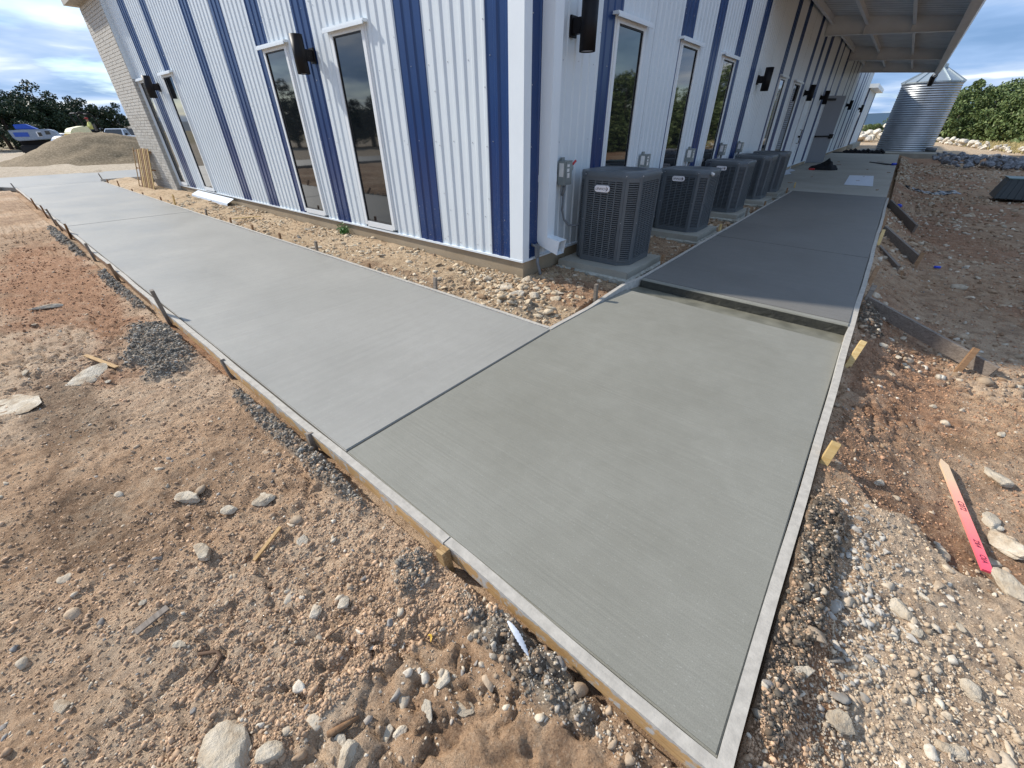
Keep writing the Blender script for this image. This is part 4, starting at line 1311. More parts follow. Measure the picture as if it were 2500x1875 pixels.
disconnect(2.80, .95, 1.16, .16, 'grey disconnect box right of the nearest right hand window', False)
disconnect(4.78, .95, 1.16, .16, 'grey disconnect box right of the second right hand window', False)
disconnect(6.72, .97, 1.17, .17, 'grey disconnect box right of the third right hand window', False)
disconnect(8.10, .97, 1.17, .17, 'grey disconnect box farthest along the siding before the corrugated reflection window', False)
wh = MB(); pts = []
for k in range(15):
    s = k / 14
    pts.append((CX + .06 + .10 * math.sin(s * PI) , CY + .70 + .16 * s, .83 - .33 * math.sin(min(1, s * 1.25) * PI * .62) + .02 * s))
wh.tube([(CX + .07, CY + .70, .84), (CX + .06, CY + .70, .66), (CX + .08, CY + .72, .55), (CX + .12, CY + .77, .485), (CX + .17, CY + .84, .47), (CX + .21, CY + .90, .49), (CX + .24, CY + .98, .55)], .013, 8)
tag(wh.build('cable', 'conduit_grey', smooth=True), 'dark flexible whip cable sagging from the disconnect box to the nearest air conditioner', 'cable')

# ------------------------------------------------------------------ air conditioners
HW, CH = .380, .130
OCT = [(-HW + CH, -HW), (HW - CH, -HW), (HW, -HW + CH), (HW, HW - CH), (HW - CH, HW), (-HW + CH, HW), (-HW, HW - CH), (-HW, -HW + CH)]
def oct_s(s): return [(x * s, y * s) for x, y in OCT]
def ac_meshes(Ht):
    R = {}
    m = MB(); m.prism(oct_s(1.0), 0, .045); R['base_pan'] = (m.mesh('base_pan', bevel=.004), 'ac_grey')
    m = MB(); m.prism(oct_s(.93), .045, Ht - .06); R['coil'] = (m.mesh('coil'), 'ac_core')
    for i in range(8):
        a = Vector((*OCT[i], 0)); c = Vector((*OCT[(i + 1) % 8], 0)); L_ = (c - a).length; d = (c - a).normalized(); n = Vector((d.y, -d.x, 0))
        flat = i % 2 == 0
        m = MB(); bow = .022 if not flat else 0
        def P(s, o, z): return a + d * (s * L_) + n * (o + bow * math.sin(PI * s)) + Vector((0, 0, z))
        z0, z1 = .045, Ht - .052
        ed = .036 if flat else .034
        segs = [0, 1] if flat else [0, .25, .5, .75, 1]
        # side stiles and rails
        def slab_(s0, s1, o0, o1, za, zb):
            ss = [s0] + [q for q in segs if s0 < q < s1] + [s1]
            for p_, q_ in zip(ss[:-1], ss[1:]):
                m.hexa([P(p_, o1, za), P(q_, o1, za), P(q_, o0, za), P(p_, o0, za), P(p_, o1, zb), P(q_, o1, zb), P(q_, o0, zb), P(p_, o0, zb)])
        e = ed / L_
        slab_(0.004, e, -.03, 0, z0, z1); slab_(1 - e, .996, -.03, 0, z0, z1)
        slab_(e, 1 - e, -.03, -.001, z0, z0 + .022); slab_(e, 1 - e, -.03, -.001, z1 - .045, z1)
        if flat:
            for k in range(1, 5):
                s = e + (1 - 2 * e) * k / 5; slab_(s - .0075 / L_, s + .0075 / L_, -.014, -.005, z0 + .022, z1 - .045)
        pitch = .0225
        z = z0 + .022 + .006
        while z < z1 - .05:
            zc_ = z
            ss = [q for q in segs]
            ss[0], ss[-1] = e, 1 - e
            for p_, q_ in zip(ss[:-1], ss[1:]):
                m.hexa([P(p_, -.004, zc_), P(q_, -.004, zc_), P(q_, -.020, zc_ + .007), P(p_, -.020, zc_ + .007),
                        P(p_, -.004, zc_ + .0115), P(q_, -.004, zc_ + .0115), P(q_, -.020, zc_ + .0135), P(p_, -.020, zc_ + .0135)])
            z += pitch
        R[('louver_panel' if flat else 'corner_louver') + str(i)] = (m.mesh('louver'), 'ac_grey')
    # cap with dished fan opening
    n = 64; m = MB()
    def octp(ang, s):
        c_, s_ = math.cos(ang), math.sin(ang); best = 9
        for i in range(8):
            ax, ay = OCT[i]; bx_, by_ = OCT[(i + 1) % 8]
            nx_, ny_ = by_ - ay, -(bx_ - ax); dd = nx_ * c_ + ny_ * s_
            if dd > 1e-6: best = min(best, (nx_ * ax + ny_ * ay) / dd)
        return (best * s * c_, best * s * s_)
    rings = []
    zt = Ht
    for s, z in ((1.012, zt - .060), (1.012, zt - .012), (.992, zt - .001), (.96, zt), ):
        rings.append([(*octp(2 * PI * k / n, s), z) for k in range(n)])
    for r, z in ((.292, zt + .003), (.280, zt - .004), (.262, zt - .022), (.16, zt - .036), (.10, zt - .030), (.085, zt - .022), (0.01, zt - .018)):
        rings.append([(r * math.cos(2 * PI * k / n), r * math.sin(2 * PI * k / n), z) for k in range(n)])
    V = [v for r in rings for v in r]
    Fc = [(i * n + k, i * n + (k + 1) % n, (i + 1) * n + (k + 1) % n, (i + 1) * n + k) for i in range(len(rings) - 1) for k in range(n)]
    m.add(V, Fc); me = m.mesh('top_cap', True)
    R['top_cap'] = (me, 'ac_grey')
    m = MB()
    for k in range(40):
        a = 2 * PI * k / 40; c_, s_ = math.cos(a), math.sin(a)
        m.beam((.125 * c_, .125 * s_, zt - .0318), (.155 * c_, .155 * s_, zt - .0345), .007, .002)
    R['fan_slots'] = (m.mesh('fan_slots'), 'ac_core')
    m = MB()
    for i in range(8):
        x_, y_ = OCT[i]; q = 1.014
        m.box(x_ * q - .005, x_ * q + .005, y_ * q - .005, y_ * q + .005, zt - .04, zt - .03)
        m.box(x_ * 1.0 - .004, x_ * 1.0 + .004, y_ * 1.004 - .004, y_ * 1.004 + .004, Ht * .48, Ht * .48 + .008)
    R['bolts'] = (m.mesh('bolts'), 'screw_metal')
    return R
def rrect(w, h, r, n=8):
    P = []
    for cx0, cy0, a0 in ((w / 2 - r, h / 2 - r, 0), (-w / 2 + r, h / 2 - r, 90), (-w / 2 + r, -h / 2 + r, 180), (w / 2 - r, -h / 2 + r, 270)):
        for k in range(n): 
            a = math.radians(a0 + 90 * k / (n - 1)); P.append((cx0 + r * math.cos(a), cy0 + r * math.sin(a)))
    return P
def make_ac(Ht, bz, loc, label):
    e = tag(empty('air_conditioner', loc), label, 'air conditioner', 'grey air conditioners along the right hand wall')
    for k, (me, mt) in ac_meshes(Ht).items():
        o = link(k.rstrip('01234567'), me, mt, e)
        if 'louver' in k: o['kind'] = 'stuff'
    P = rrect(.19, .072, .030)
    b = MB(); b.add([(x_, 0, z_) for x_, z_ in P] + [(x_ * .96, -.012, z_ * .93) for x_, z_ in P],
                    [tuple(range(len(P), 2 * len(P)))] + [(i, (i + 1) % len(P), (i + 1) % len(P) + len(P), i + len(P)) for i in range(len(P))])
    bd = b.build('badge', 'badge_white', e, loc=(-.03, -HW - .001, bz))
    text_mesh('lettering', 'LENNOX', .036, 'badge_dark', bd, Matrix.Translation((-.010, -.0124, -.002)) @ Matrix.Rotation(PI / 2, 4, 'X'), shear=.25)
    b = MB(); N_ = 20; V = []; 
    for k in range(N_ + 1):
        a = -1.15 + 2.3 * k / N_
        V += [(.030 + .045 * math.cos(a), -.0126, .028 * math.sin(a)), (.030 + (.045 - .011 * math.cos(a / 1.15 * PI / 2)) * math.cos(a), -.0126, .028 * math.sin(a) * .92)]
    b.add(V, [(2 * k, 2 * k + 1, 2 * k + 3, 2 * k + 2) for k in range(N_)])
    b.build('crescent', 'badge_dark', bd)
    return e
PADZ = .092
ac1 = make_ac(1.00, .825, (-2.402, 4.912, PADZ), 'nearest grey air conditioner by the downspout with white oval badge')
ac2 = make_ac(.865, .745, (-2.372, 7.22, PADZ), 'second grey air conditioner from the corner with white oval badge')
for (yy, lb) in ((9.40, 'third grey air conditioner from the corner'), (11.45, 'fourth grey air conditioner from the corner'), (12.97, 'fifth and farthest grey air conditioner')):
    c = copy_tree(ac2); c.location = (-2.370 + random.uniform(-.012, .012), yy, PADZ); c.rotation_euler = (0, 0, random.uniform(-.03, .03)); c['label'] = lb
def ac_pad(cx0, cy0, label):
    e = tag(empty('equipment_pad', (cx0, cy0, 0)), label, 'concrete pad', 'concrete pads under the air conditioners')
    m = MB(); m.box(-.49, .47, -.53, .43, -.015, PADZ - .001)
    link('block', m.mesh('block', bevel=.006), 'pad_concrete', e)
    b = MB(); n = 90; 
    loop = []
    for k in range(n):
        t_ = k / n * 4; s = int(t_); f = t_ - s
        cr = [(-.49, -.53), (.47, -.53), (.47, .43), (-.49, .43)]
        a_, c_ = cr[s], cr[(s + 1) % 4]
        loop.append((a_[0] + (c_[0] - a_[0]) * f, a_[1] + (c_[1] - a_[1]) * f))
    V = []
    for (x_, y_) in loop:
        o_ = .02 + .035 * random.random(); zz = -.012 - .03 * random.random()
        d_ = Vector((x_ + .01, y_ + .05)); d_ = d_ / max(abs(d_.x), abs(d_.y))
        V += [(x_ + d_.x * .002, y_ + d_.y * .002, .018), (x_ + d_.x * o_, y_ + d_.y * o_, .006 - .012 * random.random()), (x_ + d_.x * o_ * .7, y_ + d_.y * o_ * .7, zz - .03)]
    Fc = []
    for k in range(n):
        j = (k + 1) % n
        for q in range(2): Fc.append((3 * k + q, 3 * j + q, 3 * j + q + 1, 3 * k + q + 1))
    b.add(V, Fc)
    link('rough_edge', b.mesh('rough_edge'), 'rough_cement', e)
for yy, lb in ((4.885, 'rough concrete pad under the nearest air conditioner'), (7.20, 'concrete pad under the second air conditioner'), (9.38, 'concrete pad under the third air conditioner'),
               (11.45, 'concrete pad under the fourth air conditioner'), (12.97, 'concrete pad under the fifth air conditioner')):
    ac_pad(-2.372 if yy < 5 else -2.352, yy, lb)
m = MB(); m.tube([(-1.99, 7.0, .915), (-1.945, 6.985, .90)], .022, 10)
tag(m.build('cap', 'label_white', smooth=True), 'small round white cap on the second air conditioner top edge', 'cap')

# ------------------------------------------------------------------ things by the walls
# leaning pallet
pl = tag(empty('pallet', (-17.2, 3.27, .0)), 'weathered wooden pallet stood on end against the masonry wing', 'pallet')
pl.rotation_euler = (math.radians(-14), 0, math.radians(2))
xs = [(-.72, .04), (-.40, .07), (-.24, .085), (-.07, .08), (.09, .09), (.24, .08), (.40, .09), (.55, .07), (.68, .07)]
for i, (x_, w_) in enumerate(xs):
    m = MB(); m.box(x_ - w_ / 2, x_ + w_ / 2, -.018, 0, .0, 1.08 + random.uniform(-.02, .02)); m.build('slat', ('wood_pallet', 'wood_brown', 'wood_yellow')[i % 3], pl, bevel=.002, seg=1)
for z_ in (.04, .55, 1.02):
    m = MB(); m.box(-.75, .72, .002, .09, z_ - .02, z_ + .02); m.build('stringer', 'wood_brown', pl)
# flashing on the ground
fl = MB(); fl.add([(-13.85, 3.60, .03), (-11.45, 3.60, .015), (-11.45, 3.50, .075), (-13.85, 3.50, .095), (-11.42, 3.66, .16), (-13.85, 3.67, .17), (-11.45, 3.48, .0), (-13.85, 3.48, .01)],
                  [(0, 1, 2, 3), (3, 2, 4, 5), (3, 2, 6, 7)])
tag(fl.build('flashing', 'foil_white'), 'bent white metal flashing lying at the foot of the wall', 'metal flashing')
m = MB(); m.beam((-9.72, 2.97, .02), (-9.45, 3.4, .03), .045, .012); tag(m.build('lath', 'wood_yellow'), 'thin pale lath lying on the dirt by the white flashing', 'wood scrap')
# small weed
wv, wf = [], []
for k in range(420):
    p = Vector((random.gauss(0, .05), random.gauss(0, .035), abs(random.gauss(.05, .035)))); a = Vector((random.gauss(0, 1), random.gauss(0, 1), random.gauss(.5, 1))).normalized() * .022
    c = a.orthogonal().normalized() * .008; o_ = len(wv)
    wv += [tuple(p - c), tuple(p + c), tuple(p + a + c * .3), tuple(p + a - c * .3)]; wf.append((o_, o_ + 1, o_ + 2, o_ + 3))
o = link('weed', mesh_np('weed', wv, wf), 'weed_green'); o.location = (-6.70, 3.62, .02)
tag(o, 'small green weed sprouting at the foot of the wall', 'plant')
# black heap of cloth by the open door
bm = bmesh.new(); bmesh.ops.create_icosphere(bm, subdivisions=4, radius=1)
for v in bm.verts:
    c = v.co
    n_ = math.sin(c.x * 7 + c.y * 3) * .09 + math.sin(c.x * 15 - c.z * 9 + 1) * .05 + math.sin(c.y * 19 + c.x * 4) * .04
    zz = max(c.z, -.1) * (.22 + .08 * math.sin(c.x * 3 + .6)) * (1 + n_ * 2)
    v.co = Vector((c.x * .46 * (1 + n_ * .4), c.y * .30 * (1 + n_), max(zz, 0)))
me = bpy.data.meshes.new('cloth_heap'); bm.to_mesh(me); bm.free(); me.polygons.foreach_set('use_smooth', [True] * len(me.polygons))
o = link('cloth_heap', me, 'black_cloth'); o.location = (-1.92, 20.6, .075); tag(o, 'black crumpled bag heaped on the patio in front of the open door', 'bag')
m = MB(); m.box(-.09, .09, -.05, .05, 0, .06); o = m.build('carton', 'red_paint', loc=(-2.2, 20.15, .075), bevel=.004); tag(o, 'small dark red carton beside the black bag', 'carton')
sw = MB()
n = 24
V = [(-2.93 + .55 * (1 - abs(t_ / n * 2 - 1) ** 3) * .6 + .08 * math.sin(t_), 14.7 + t_ * .24, .08 + .004 * math.sin(t_ * 2)) for t_ in range(n)]
V2 = [(-2.93, 14.7 + t_ * .24, .081) for t_ in range(n)]
sw.add(V + V2, [(i, i + 1, n + i + 1, n + i) for i in range(n - 1)])
tag(sw.build('house_wrap', 'sheet_white'), 'white plastic sheeting along the wall on the patio', 'plastic sheet')
m = MB(); m.prism([(-.818, 15.61), (-.169, 15.59), (-.290, 18.8), (-.925, 18.65)], .076, .082); tag(m.build('panel', 'sheet_white'), 'flat white board lying on the patio', 'board')
m = MB(); m.prism([(-.75, 25.6), (-.1, 24.3), (.12, 24.4), (-.1, 24.9)], .076, .10); tag(m.build('rag', 'black_cloth'), 'dark flat rag at the far edge of the patio', 'rag')
m = MB(); m.tube([(.05, 24.2, .12), (.16, 24.35, .12)], .045, 10); tag(m.build('cup', 'blue_plastic', smooth=True), 'blue cup on the patio beside the dark rag', 'cup')
for k in range(14):
    x_, y_ = random.uniform(-2.2, 0), random.uniform(14, 27); m = MB()
    m.beam((x_, y_, .082), (x_ + random.uniform(-.25, .25), y_ + random.uniform(-.1, .1), .082), .03, .012)
    tag(m.build('wood_scrap', 'wood_brown'), 'small dark scrap of wood scattered on the old patio', 'wood scrap', 'scraps on the patio')
m = MB(); m.tube([(.46, 13.3, gz(.46, 13.3) + .05), (.50, 13.42, gz(.5, 13.4) + .05)], .04, 10); tag(m.build('cup', 'blue_plastic', smooth=True), 'blue cup lying on the dirt beside the farthest brace', 'cup')
m = MB(); m.tube([(1.02, 8.6, gz(1.02, 8.6) + .03), (1.09, 8.62, gz(1.09, 8.62) + .03)], .018, 8); tag(m.build('bottle_cap', 'blue_plastic', smooth=True), 'small blue cap on the dirt beyond the middle brace', 'cap')
ps = MB(); n = 16; V = []
for i in range(n):
    for j in range(7):
        x_ = .62 + i * .085 + .10 * math.sin(j * 2.1); y_ = 18.3 + j * (.05 + .07 * abs(math.sin(i * .8))) + .3 * math.sin(i * .6); V.append((x_, y_, gz(x_, y_) + .012 + .012 * math.sin(i * 1.9 + j * 2.3)))
ps.add(V, [(i * 7 + j, (i + 1) * 7 + j, (i + 1) * 7 + j + 1, i * 7 + j + 1) for i in range(n - 1) for j in range(6)])
tag(ps.build('plastic_film', 'plastic_sheet', smooth=True), 'torn grey plastic film lying on the shaded dirt', 'plastic sheet')
# dark ribbed riser box at the right edge
bx0 = tag(empty('drain_basin', (3.05, 17.8, -.20)), 'dark upturned plastic basin with sloping ribbed sides at the right edge', 'basin')
m = MB(); m.add([(-.62, -.5, 0), (.62, -.5, 0), (.62, .5, 0), (-.62, .5, 0), (-.50, -.38, .46), (.5, -.38, .46), (.5, .38, .46), (-.5, .38, .46)], MB.BF)
link('body', m.mesh('body', bevel=.015), 'plastic_dark', bx0)
m = MB(); m.box(-.515, .515, -.40, .40, .46, .485); link('lid', m.mesh('lid', bevel=.006), 'plastic_greenish', bx0)
for k in range(8):
    m = MB(); x_ = -.5 + k * .143
    m.beam((x_, -.505, .01), (x_ * .82, -.385, .455), .045, .03, up=(0, -1, .2)); link('rib', m.mesh('rib'), 'plastic_dark', bx0)

# ------------------------------------------------------------------ tank
tk = tag(empty('water_tank', (.26, 37.2, .1)), 'corrugated galvanised steel rainwater tank with conical roof', 'water tank')
n = 96; R_ = 1.33; Ht = 3.36; V, Fc = [], []
zs = np.arange(0, Ht + .001, .0135)
for z_ in zs:
    r = R_ + .013 * math.sin(z_ / .108 * 2 * PI)
    V += [(r * math.cos(2 * PI * k / n), r * math.sin(2 * PI * k / n), z_) for k in range(n)]
for i in range(len(zs) - 1):
    for k in range(n): Fc.append((i * n + k, i * n + (k + 1) % n, (i + 1) * n + (k + 1) % n, (i + 1) * n + k))
link('shell', mesh_np('shell', V, Fc, True), 'galvanised', tk)
m = MB(); ns = 12
for k in range(ns):
    a0, a1 = 2 * PI * k / ns, 2 * PI * (k + 1) / ns
    r0, r1 = R_ + .07, .32
    m = MB(); m.add([(r0 * math.cos(a0), r0 * math.sin(a0), Ht - .01), (r0 * math.cos(a1), r0 * math.sin(a1), Ht - .01), (r1 * math.cos(a1), r1 * math.sin(a1), Ht + .66), (r1 * math.cos(a0), r1 * math.sin(a0), Ht + .66)], [(0, 1, 2, 3)])
    link('roof_sheet', m.mesh('roof_sheet'), 'galvanised_roof', tk)
    m = MB(); m.beam((r0 * math.cos(a0), r0 * math.sin(a0), Ht + .01), (r1 * math.cos(a0), r1 * math.sin(a0), Ht + .68), .04, .05); link('rib', m.mesh('rib'), 'galvanised_roof', tk)
m = MB(); m.tube([(0, 0, Ht + .62), (0, 0, Ht + .80), (0, 0, Ht + .84)], [.36, .36, .30], 24); link('hatch', m.mesh('hatch'), 'galvanised_roof', tk)
m = MB(); m.tube([(0, 0, Ht - .06), (0, 0, Ht)], R_ + .045, 64, cap=False); link('eave_ring', m.mesh('eave_ring'), 'galvanised_roof', tk)
m = MB(); m.tube([(R_ * .8, -R_ * .7, .12), (R_ * 1.05, -R_ * .9, .12), (R_ * 1.12, -R_ * .9, .12)], .11, 12); link('outlet', m.mesh('outlet', True), 'conduit_grey', tk)
m = MB(); m.box(-1.9, 1.75, 33.9, 39.5, -.3, .10); tag(m.build('tank_slab', 'pad_concrete'), 'square concrete slab under the rainwater tank', kind='structure')
m = MB(); m.box(-2.9, -.5, 33.3, 34.2, .0, .10); 
for k in range(9): m.tube([(-2.4 + k * .2, 33.6, .1), (-2.3 + k * .2, 33.7, .17 + .04 * (k % 3)), (-2.1 + k * .2, 33.8, .1)], .07, 8)
tag(m.build('hose_pile', 'black_cloth'), 'low black heap of sheeting at the foot of the tank', 'sheeting')
# ------------------------------------------------------------------ rocks
def rock_meshes(nm, m, count, sub=2, amp=.32, flat=.7):
    out = []
    for i in range(count):
        bm = bmesh.new(); bmesh.ops.create_icosphere(bm, subdivisions=sub, radius=1)
        rr = random.Random(100 + i + len(nm) * 7)
        pl_ = [(Vector((rr.gauss(0, 1), rr.gauss(0, 1), rr.gauss(0, 1))).normalized(), rr.uniform(.5, .85)) for _ in range(9)]
        ph = [rr.uniform(0, 6) for _ in range(6)]
        for v in bm.verts:
            d = v.co.normalized(); r = 1.0
            for nn, h in pl_:
                q = d.dot(nn)
                if q > 1e-3: r = min(r, h / q)
            r *= 1 + .05 * math.sin(d.x * 7 + ph[0]) * math.sin(d.y * 6 + ph[1]) + .03 * math.sin(d.z * 13 + ph[2] + d.x * 9)
            v.co = Vector((d.x * r * 1.15, d.y * r * .9, d.z * r * flat))
        me = bpy.data.meshes.new(nm); bm.to_mesh(me); bm.free(); me.materials.append(MATS[m]); me.update()
        out.append(me)
    return out
RP = rock_meshes('rock', 'rock_pale', 6, 3); RG = rock_meshes('grey_rock', 'rock_grey', 6, 2); RW = rock_meshes('boulder', 'rock_white', 5, 2)
def rock(meshes, i, x_, y_, s, label, group=None, z_=None, sc=(1, 1, 1), name='rock', cat='rock', rz=None, sink=.25, tilt=.2):
    o = bpy.data.objects.new(name, meshes[i % len(meshes)]); COL.objects.link(o)
    zz = gz(x_, y_) if z_ is None else z_
    o.location = (x_, y_, zz + s * (.55 - sink) * sc[2]); o.scale = (s * sc[0], s * sc[1], s * sc[2])
    o.rotation_euler = (random.uniform(-tilt, tilt), random.uniform(-tilt, tilt), random.uniform(0, 6.28) if rz is None else rz)
    return tag(o, label, cat, group)
ROCKS = [
 ((-2.175, .018), .056, 'grey flat topped rock in the middle of the left foreground dirt', (1.2, .8, .75)),
 ((-1.749, -.049), .050, 'brown angular rock leaning in the left foreground', (1.25, .75, .9)),
 ((-1.87, .254), .046, 'whitish stone set flush right of the grey flat topped rock', (1.2, 1, .4)),
 ((-1.932, .123), .036, 'round pale stone below the grey flat topped rock', (1, .95, .5)),
 ((-1.482, .27), .030, 'pale stone at the end of the foreground lath', (1.1, 1, .8)),
 ((-1.136, .142), .030, 'pale pink stone among pebbles left of the yellow leaf', (1.2, 1, .8)),
 ((-.582, .307), .033, 'single pale pink stone below the white feather', (1, 1, .9)),
 ((-.559, .224), .030, 'flat cream stone set in the dirt below the feather', (1.2, .8, .35)),
 ((-.476, .300), .034, 'large rough cream stone flush with the dirt at the bottom', (1.2, .9, .3)),
 ((-.925, -.245), .090, 'large white angular stone cut by the bottom edge', (1.2, .9, .55)),
 ((-.835, -.16), .042, 'narrow upright pale stone beside the large white bottom stone', (.7, 1.2, .8)),
 ((-.655, -.005), .040, 'white pointed stone at the bottom edge beside the stick', (1.1, .7, .8)),
 ((-.700, -.005), .026, 'round pale stone between the stick and the white pointed stone', (1, .9, .8)),
 ((-.617, .107), .026, 'left stone of the pale pair near the bottom edge', (1, .85, .7)),
 ((-.588, .132), .026, 'right stone of the pale pair near the bottom edge', (1, .85, .7)),
 ((-4.15, -.50), .16, 'large flat pale slab of rock at the left edge', (1.6, .9, .09)),
 ((-4.17, -.09), .11, 'flat brown slab rock near the left edge', (1.5, .9, .3)),
 ((-6.4, -.05), .09, 'pale crumpled slab of caliche on the red dirt', (1.7, .7, .4)),
 ((1.10, 2.02), .10, 'big cream boulder at the right edge below the pink stake', (1.1, .9, .7)),
 ((.99, 2.06), .065, 'cream stone touching the end of the pink stake', (1.2, .9, .7)),
 ((1.07, 2.46), .085, 'big layered boulder right of the pink stake', (1.3, .9, .7)),
 ((1.02, 2.60), .05, 'flat stone upper right of the pink stake lettering', (1.4, .9, .5)),
 ((1.09, 3.05), .075, 'flat topped boulder level with the unpainted end of the stake', (1.5, .8, .6)),
 ((.82, 2.20), .042, 'small angular stone left of the pink end of the stake', (1.4, .8, .6)),
 ((1.0, 2.30), .036, 'small pale stone right of the pink half of the stake', (1, 1, .7)),
 ((1.2, 2.75), .05, 'stone at the right edge behind the layered boulder', (1.2, 1, .7)),
 ((.63, 1.62), .045, 'pale lumpy rock beside the grey crushed stone', (1, 1, .6)),
 ((.835, 1.449), .040, 'cream stone with a shadow in the pale dirt at lower right', (1, .9, .8)),
 ((.492, 1.049), .042, 'lumpy cream rock near the right form at the bottom', (1, 1, .8)),
 ((.78, 1.20), .030, 'flat cream stone at the lower right', (1, .8, .5)),
 ((.50, 4.55), .04, 'pale stone beside the long brace', (1, 1, .8)),
 ((.62, 4.50), .04, 'flat pale stone below the long brace', (1.4, .8, .5)),
 ((-2.62, 3.22), .085, 'grey lumpy rock nearest the inner corner of the forms', (1.1, .9, .7)),
 ((-2.45, 3.30), .075, 'brown lumpy rock beside the inner corner of the forms', (1, .9, .8)),
 ((-2.85, 3.30), .09, 'flat cream slab of limestone below the building corner', (1.5, 1, .4)),
 ((-2.78, 3.62), .06, 'cream stone at the foot of the conduit', (1.1, .9, .9)),
 ((-2.30, 3.55), .05, 'pale flat stone in front of the nearest pad', (1.3, .8, .5)),
 ((-3.20, 3.40), .06, 'cream block of limestone by the foundation', (1.1, .9, .8)),
 ((-3.75, 3.10), .055, 'flat grey stone by the nearest inner stake', (1.3, .9, .5)),
 ((-5.1, 3.25), .05, 'flat tan stone in the middle of the inner strip', (1.4, .9, .5)),
 ((-6.45, 2.95), .08, 'pale flat stone beside the inner form opposite the window', (1.5, .9, .4)),
 ((-9.6, 2.93), .09, 'pale flat stone with a dark edge by the far joint', (1.6, .9, .4)),
 ((-7.6, 3.45), .06, 'rounded stone at the foot of the second window', (1.2, .9, .8)),
]
for i, ((x_, y_), s, lb, sc) in enumerate(ROCKS):
    rock(RP, i, x_, y_, s, lb, sc=sc)
px, py = polar(80, .9, 7, -118, 58)
keep = free(px, py) & (np.sqrt(px ** 2 + py ** 2) > .8)
for i, (x_, y_) in enumerate(zip(px[keep], py[keep])):
    if y_ < 0.62 and x_ < .25:
        gp = 'loose rocks in front of the walk'
        lb = 'loose limestone rock half buried in the dirt ' + ('in the bottom left foreground' if y_ < .05 and x_ > -2.5 else 'beside the near front board' if x_ > -1.0 else 'between the dark spill and the near joint' if x_ > -2.6 else 'near the dark concrete spill' if x_ > -5 else 'on the far red dirt')
    elif x_ > .2:
        gp = 'loose rocks right of the walk'
        lb = 'loose limestone rock on the ' + ('pale crust at the lower right' if y_ < 2.2 else 'dirt between the pink stake and the long brace' if y_ < 4.8 else 'shaded dirt beyond the long brace')
    else:
        lb, gp = 'loose limestone rock on the strip between walk and wall', 'loose rocks between walk and wall'
    rock(RP, i, x_, y_, random.uniform(.014, .036), lb, gp, sc=(random.uniform(.9, 1.5), random.uniform(.7, 1), random.uniform(.4, .8)))
# grey rip rap by the tank
for i in range(290):
    f = random.random(); g = random.random()
    x_ = 1.75 + 5.5 * f + random.uniform(-.1, .1); y_ = 37.5 - 10.0 * g - 4.0 * f + 3.0 * f * g
    s = random.uniform(.085, .18)
    rock(RG, i, x_, y_, s, 'grey angular stone in the bank of grey rock right of the tank', 'grey rock bank by the tank', z_=-.12 + random.uniform(0, .10), name='grey_rock', cat='rock', sink=.1, tilt=.7)
for i in range(60):
    x_ = random.uniform(-6.5, -.9); y_ = random.uniform(60, 68); t_ = (x_ + 6.5) / 5.6
    rock(RW, i, x_, y_, random.uniform(.3, .6), 'white limestone boulder in the heap left of the tank', 'white boulder heap', z_=-.3 + t_ * 1.5 * random.random(), name='boulder', cat='boulder', sink=.1, tilt=.6)
for i in range(60):
    t_ = random.random(); x_ = 2.7 + 3.7 * t_ + random.uniform(-.1, .5); y_ = 60 - 25 * t_
    rock(RW, i, x_, y_, random.uniform(.10, .26) * (1.25 - .4 * t_), 'pale boulder along the far edge of the dirt road', 'boulders along the dirt road', z_=-.15 + random.uniform(0, .35), name='boulder', cat='boulder', sink=.1, tilt=.6)

# ------------------------------------------------------------------ litter near the camera
def twig(pts, r, label, m='twig', nm='twig', cat='twig'):
    b = MB(); P = [(x_, y_, gz(x_, y_) + dz) for x_, y_, dz in pts]; b.tube(P, [r] * (len(P) - 1) + [r * .4], 7)
    return tag(b.build(nm, m, smooth=True), label, cat)
twig([(-.742, -.023, .018), (-.73, .02, .024), (-.716, .068, .02)], .010, 'thick orange brown stick lying near the bottom edge', 'wood_brown', 'stick', 'stick')
twig([(-.727, .345, .02), (-.728, .385, .03), (-.725, .425, .02)], .003, 'thin forked twig below the concrete spill')
twig([(-.76, .33, .012), (-.735, .355, .015), (-.70, .36, .012)], .003, 'second thin twig crossing the forked one')
twig([(-1.02, .12, .015), (-1.0, .17, .02), (-.985, .22, .012)], .003, 'curved thin twig left of the yellow leaf')
twig([(-1.317, -.20, .012), (-1.275, -.155, .02), (-1.235, -.15, .03), (-1.219, -.178, .02), (-1.20, -.22, .012)], .006, 'dark curled root near the bottom left')
def lath(a, c, w, label, m='wood_grey'):
    b = MB(); b.beam((*a, gz(*a) + .018), (*c, gz(*c) + .022), w, .008); tag(b.build('wood_scrap', m), label, 'wood scrap')
lath((-1.55, .084), (-1.611, .233), .016, 'thin pale lath in the middle of the left foreground', 'wood_orange')
lath((-1.563, -.323), (-1.579, -.216), .028, 'weathered board scrap in the left foreground', 'wood_weathered')
lath((-4.6, -.02), (-4.15, .10), .03, 'thin pale lath lying on the red dirt at the left', 'wood_orange')
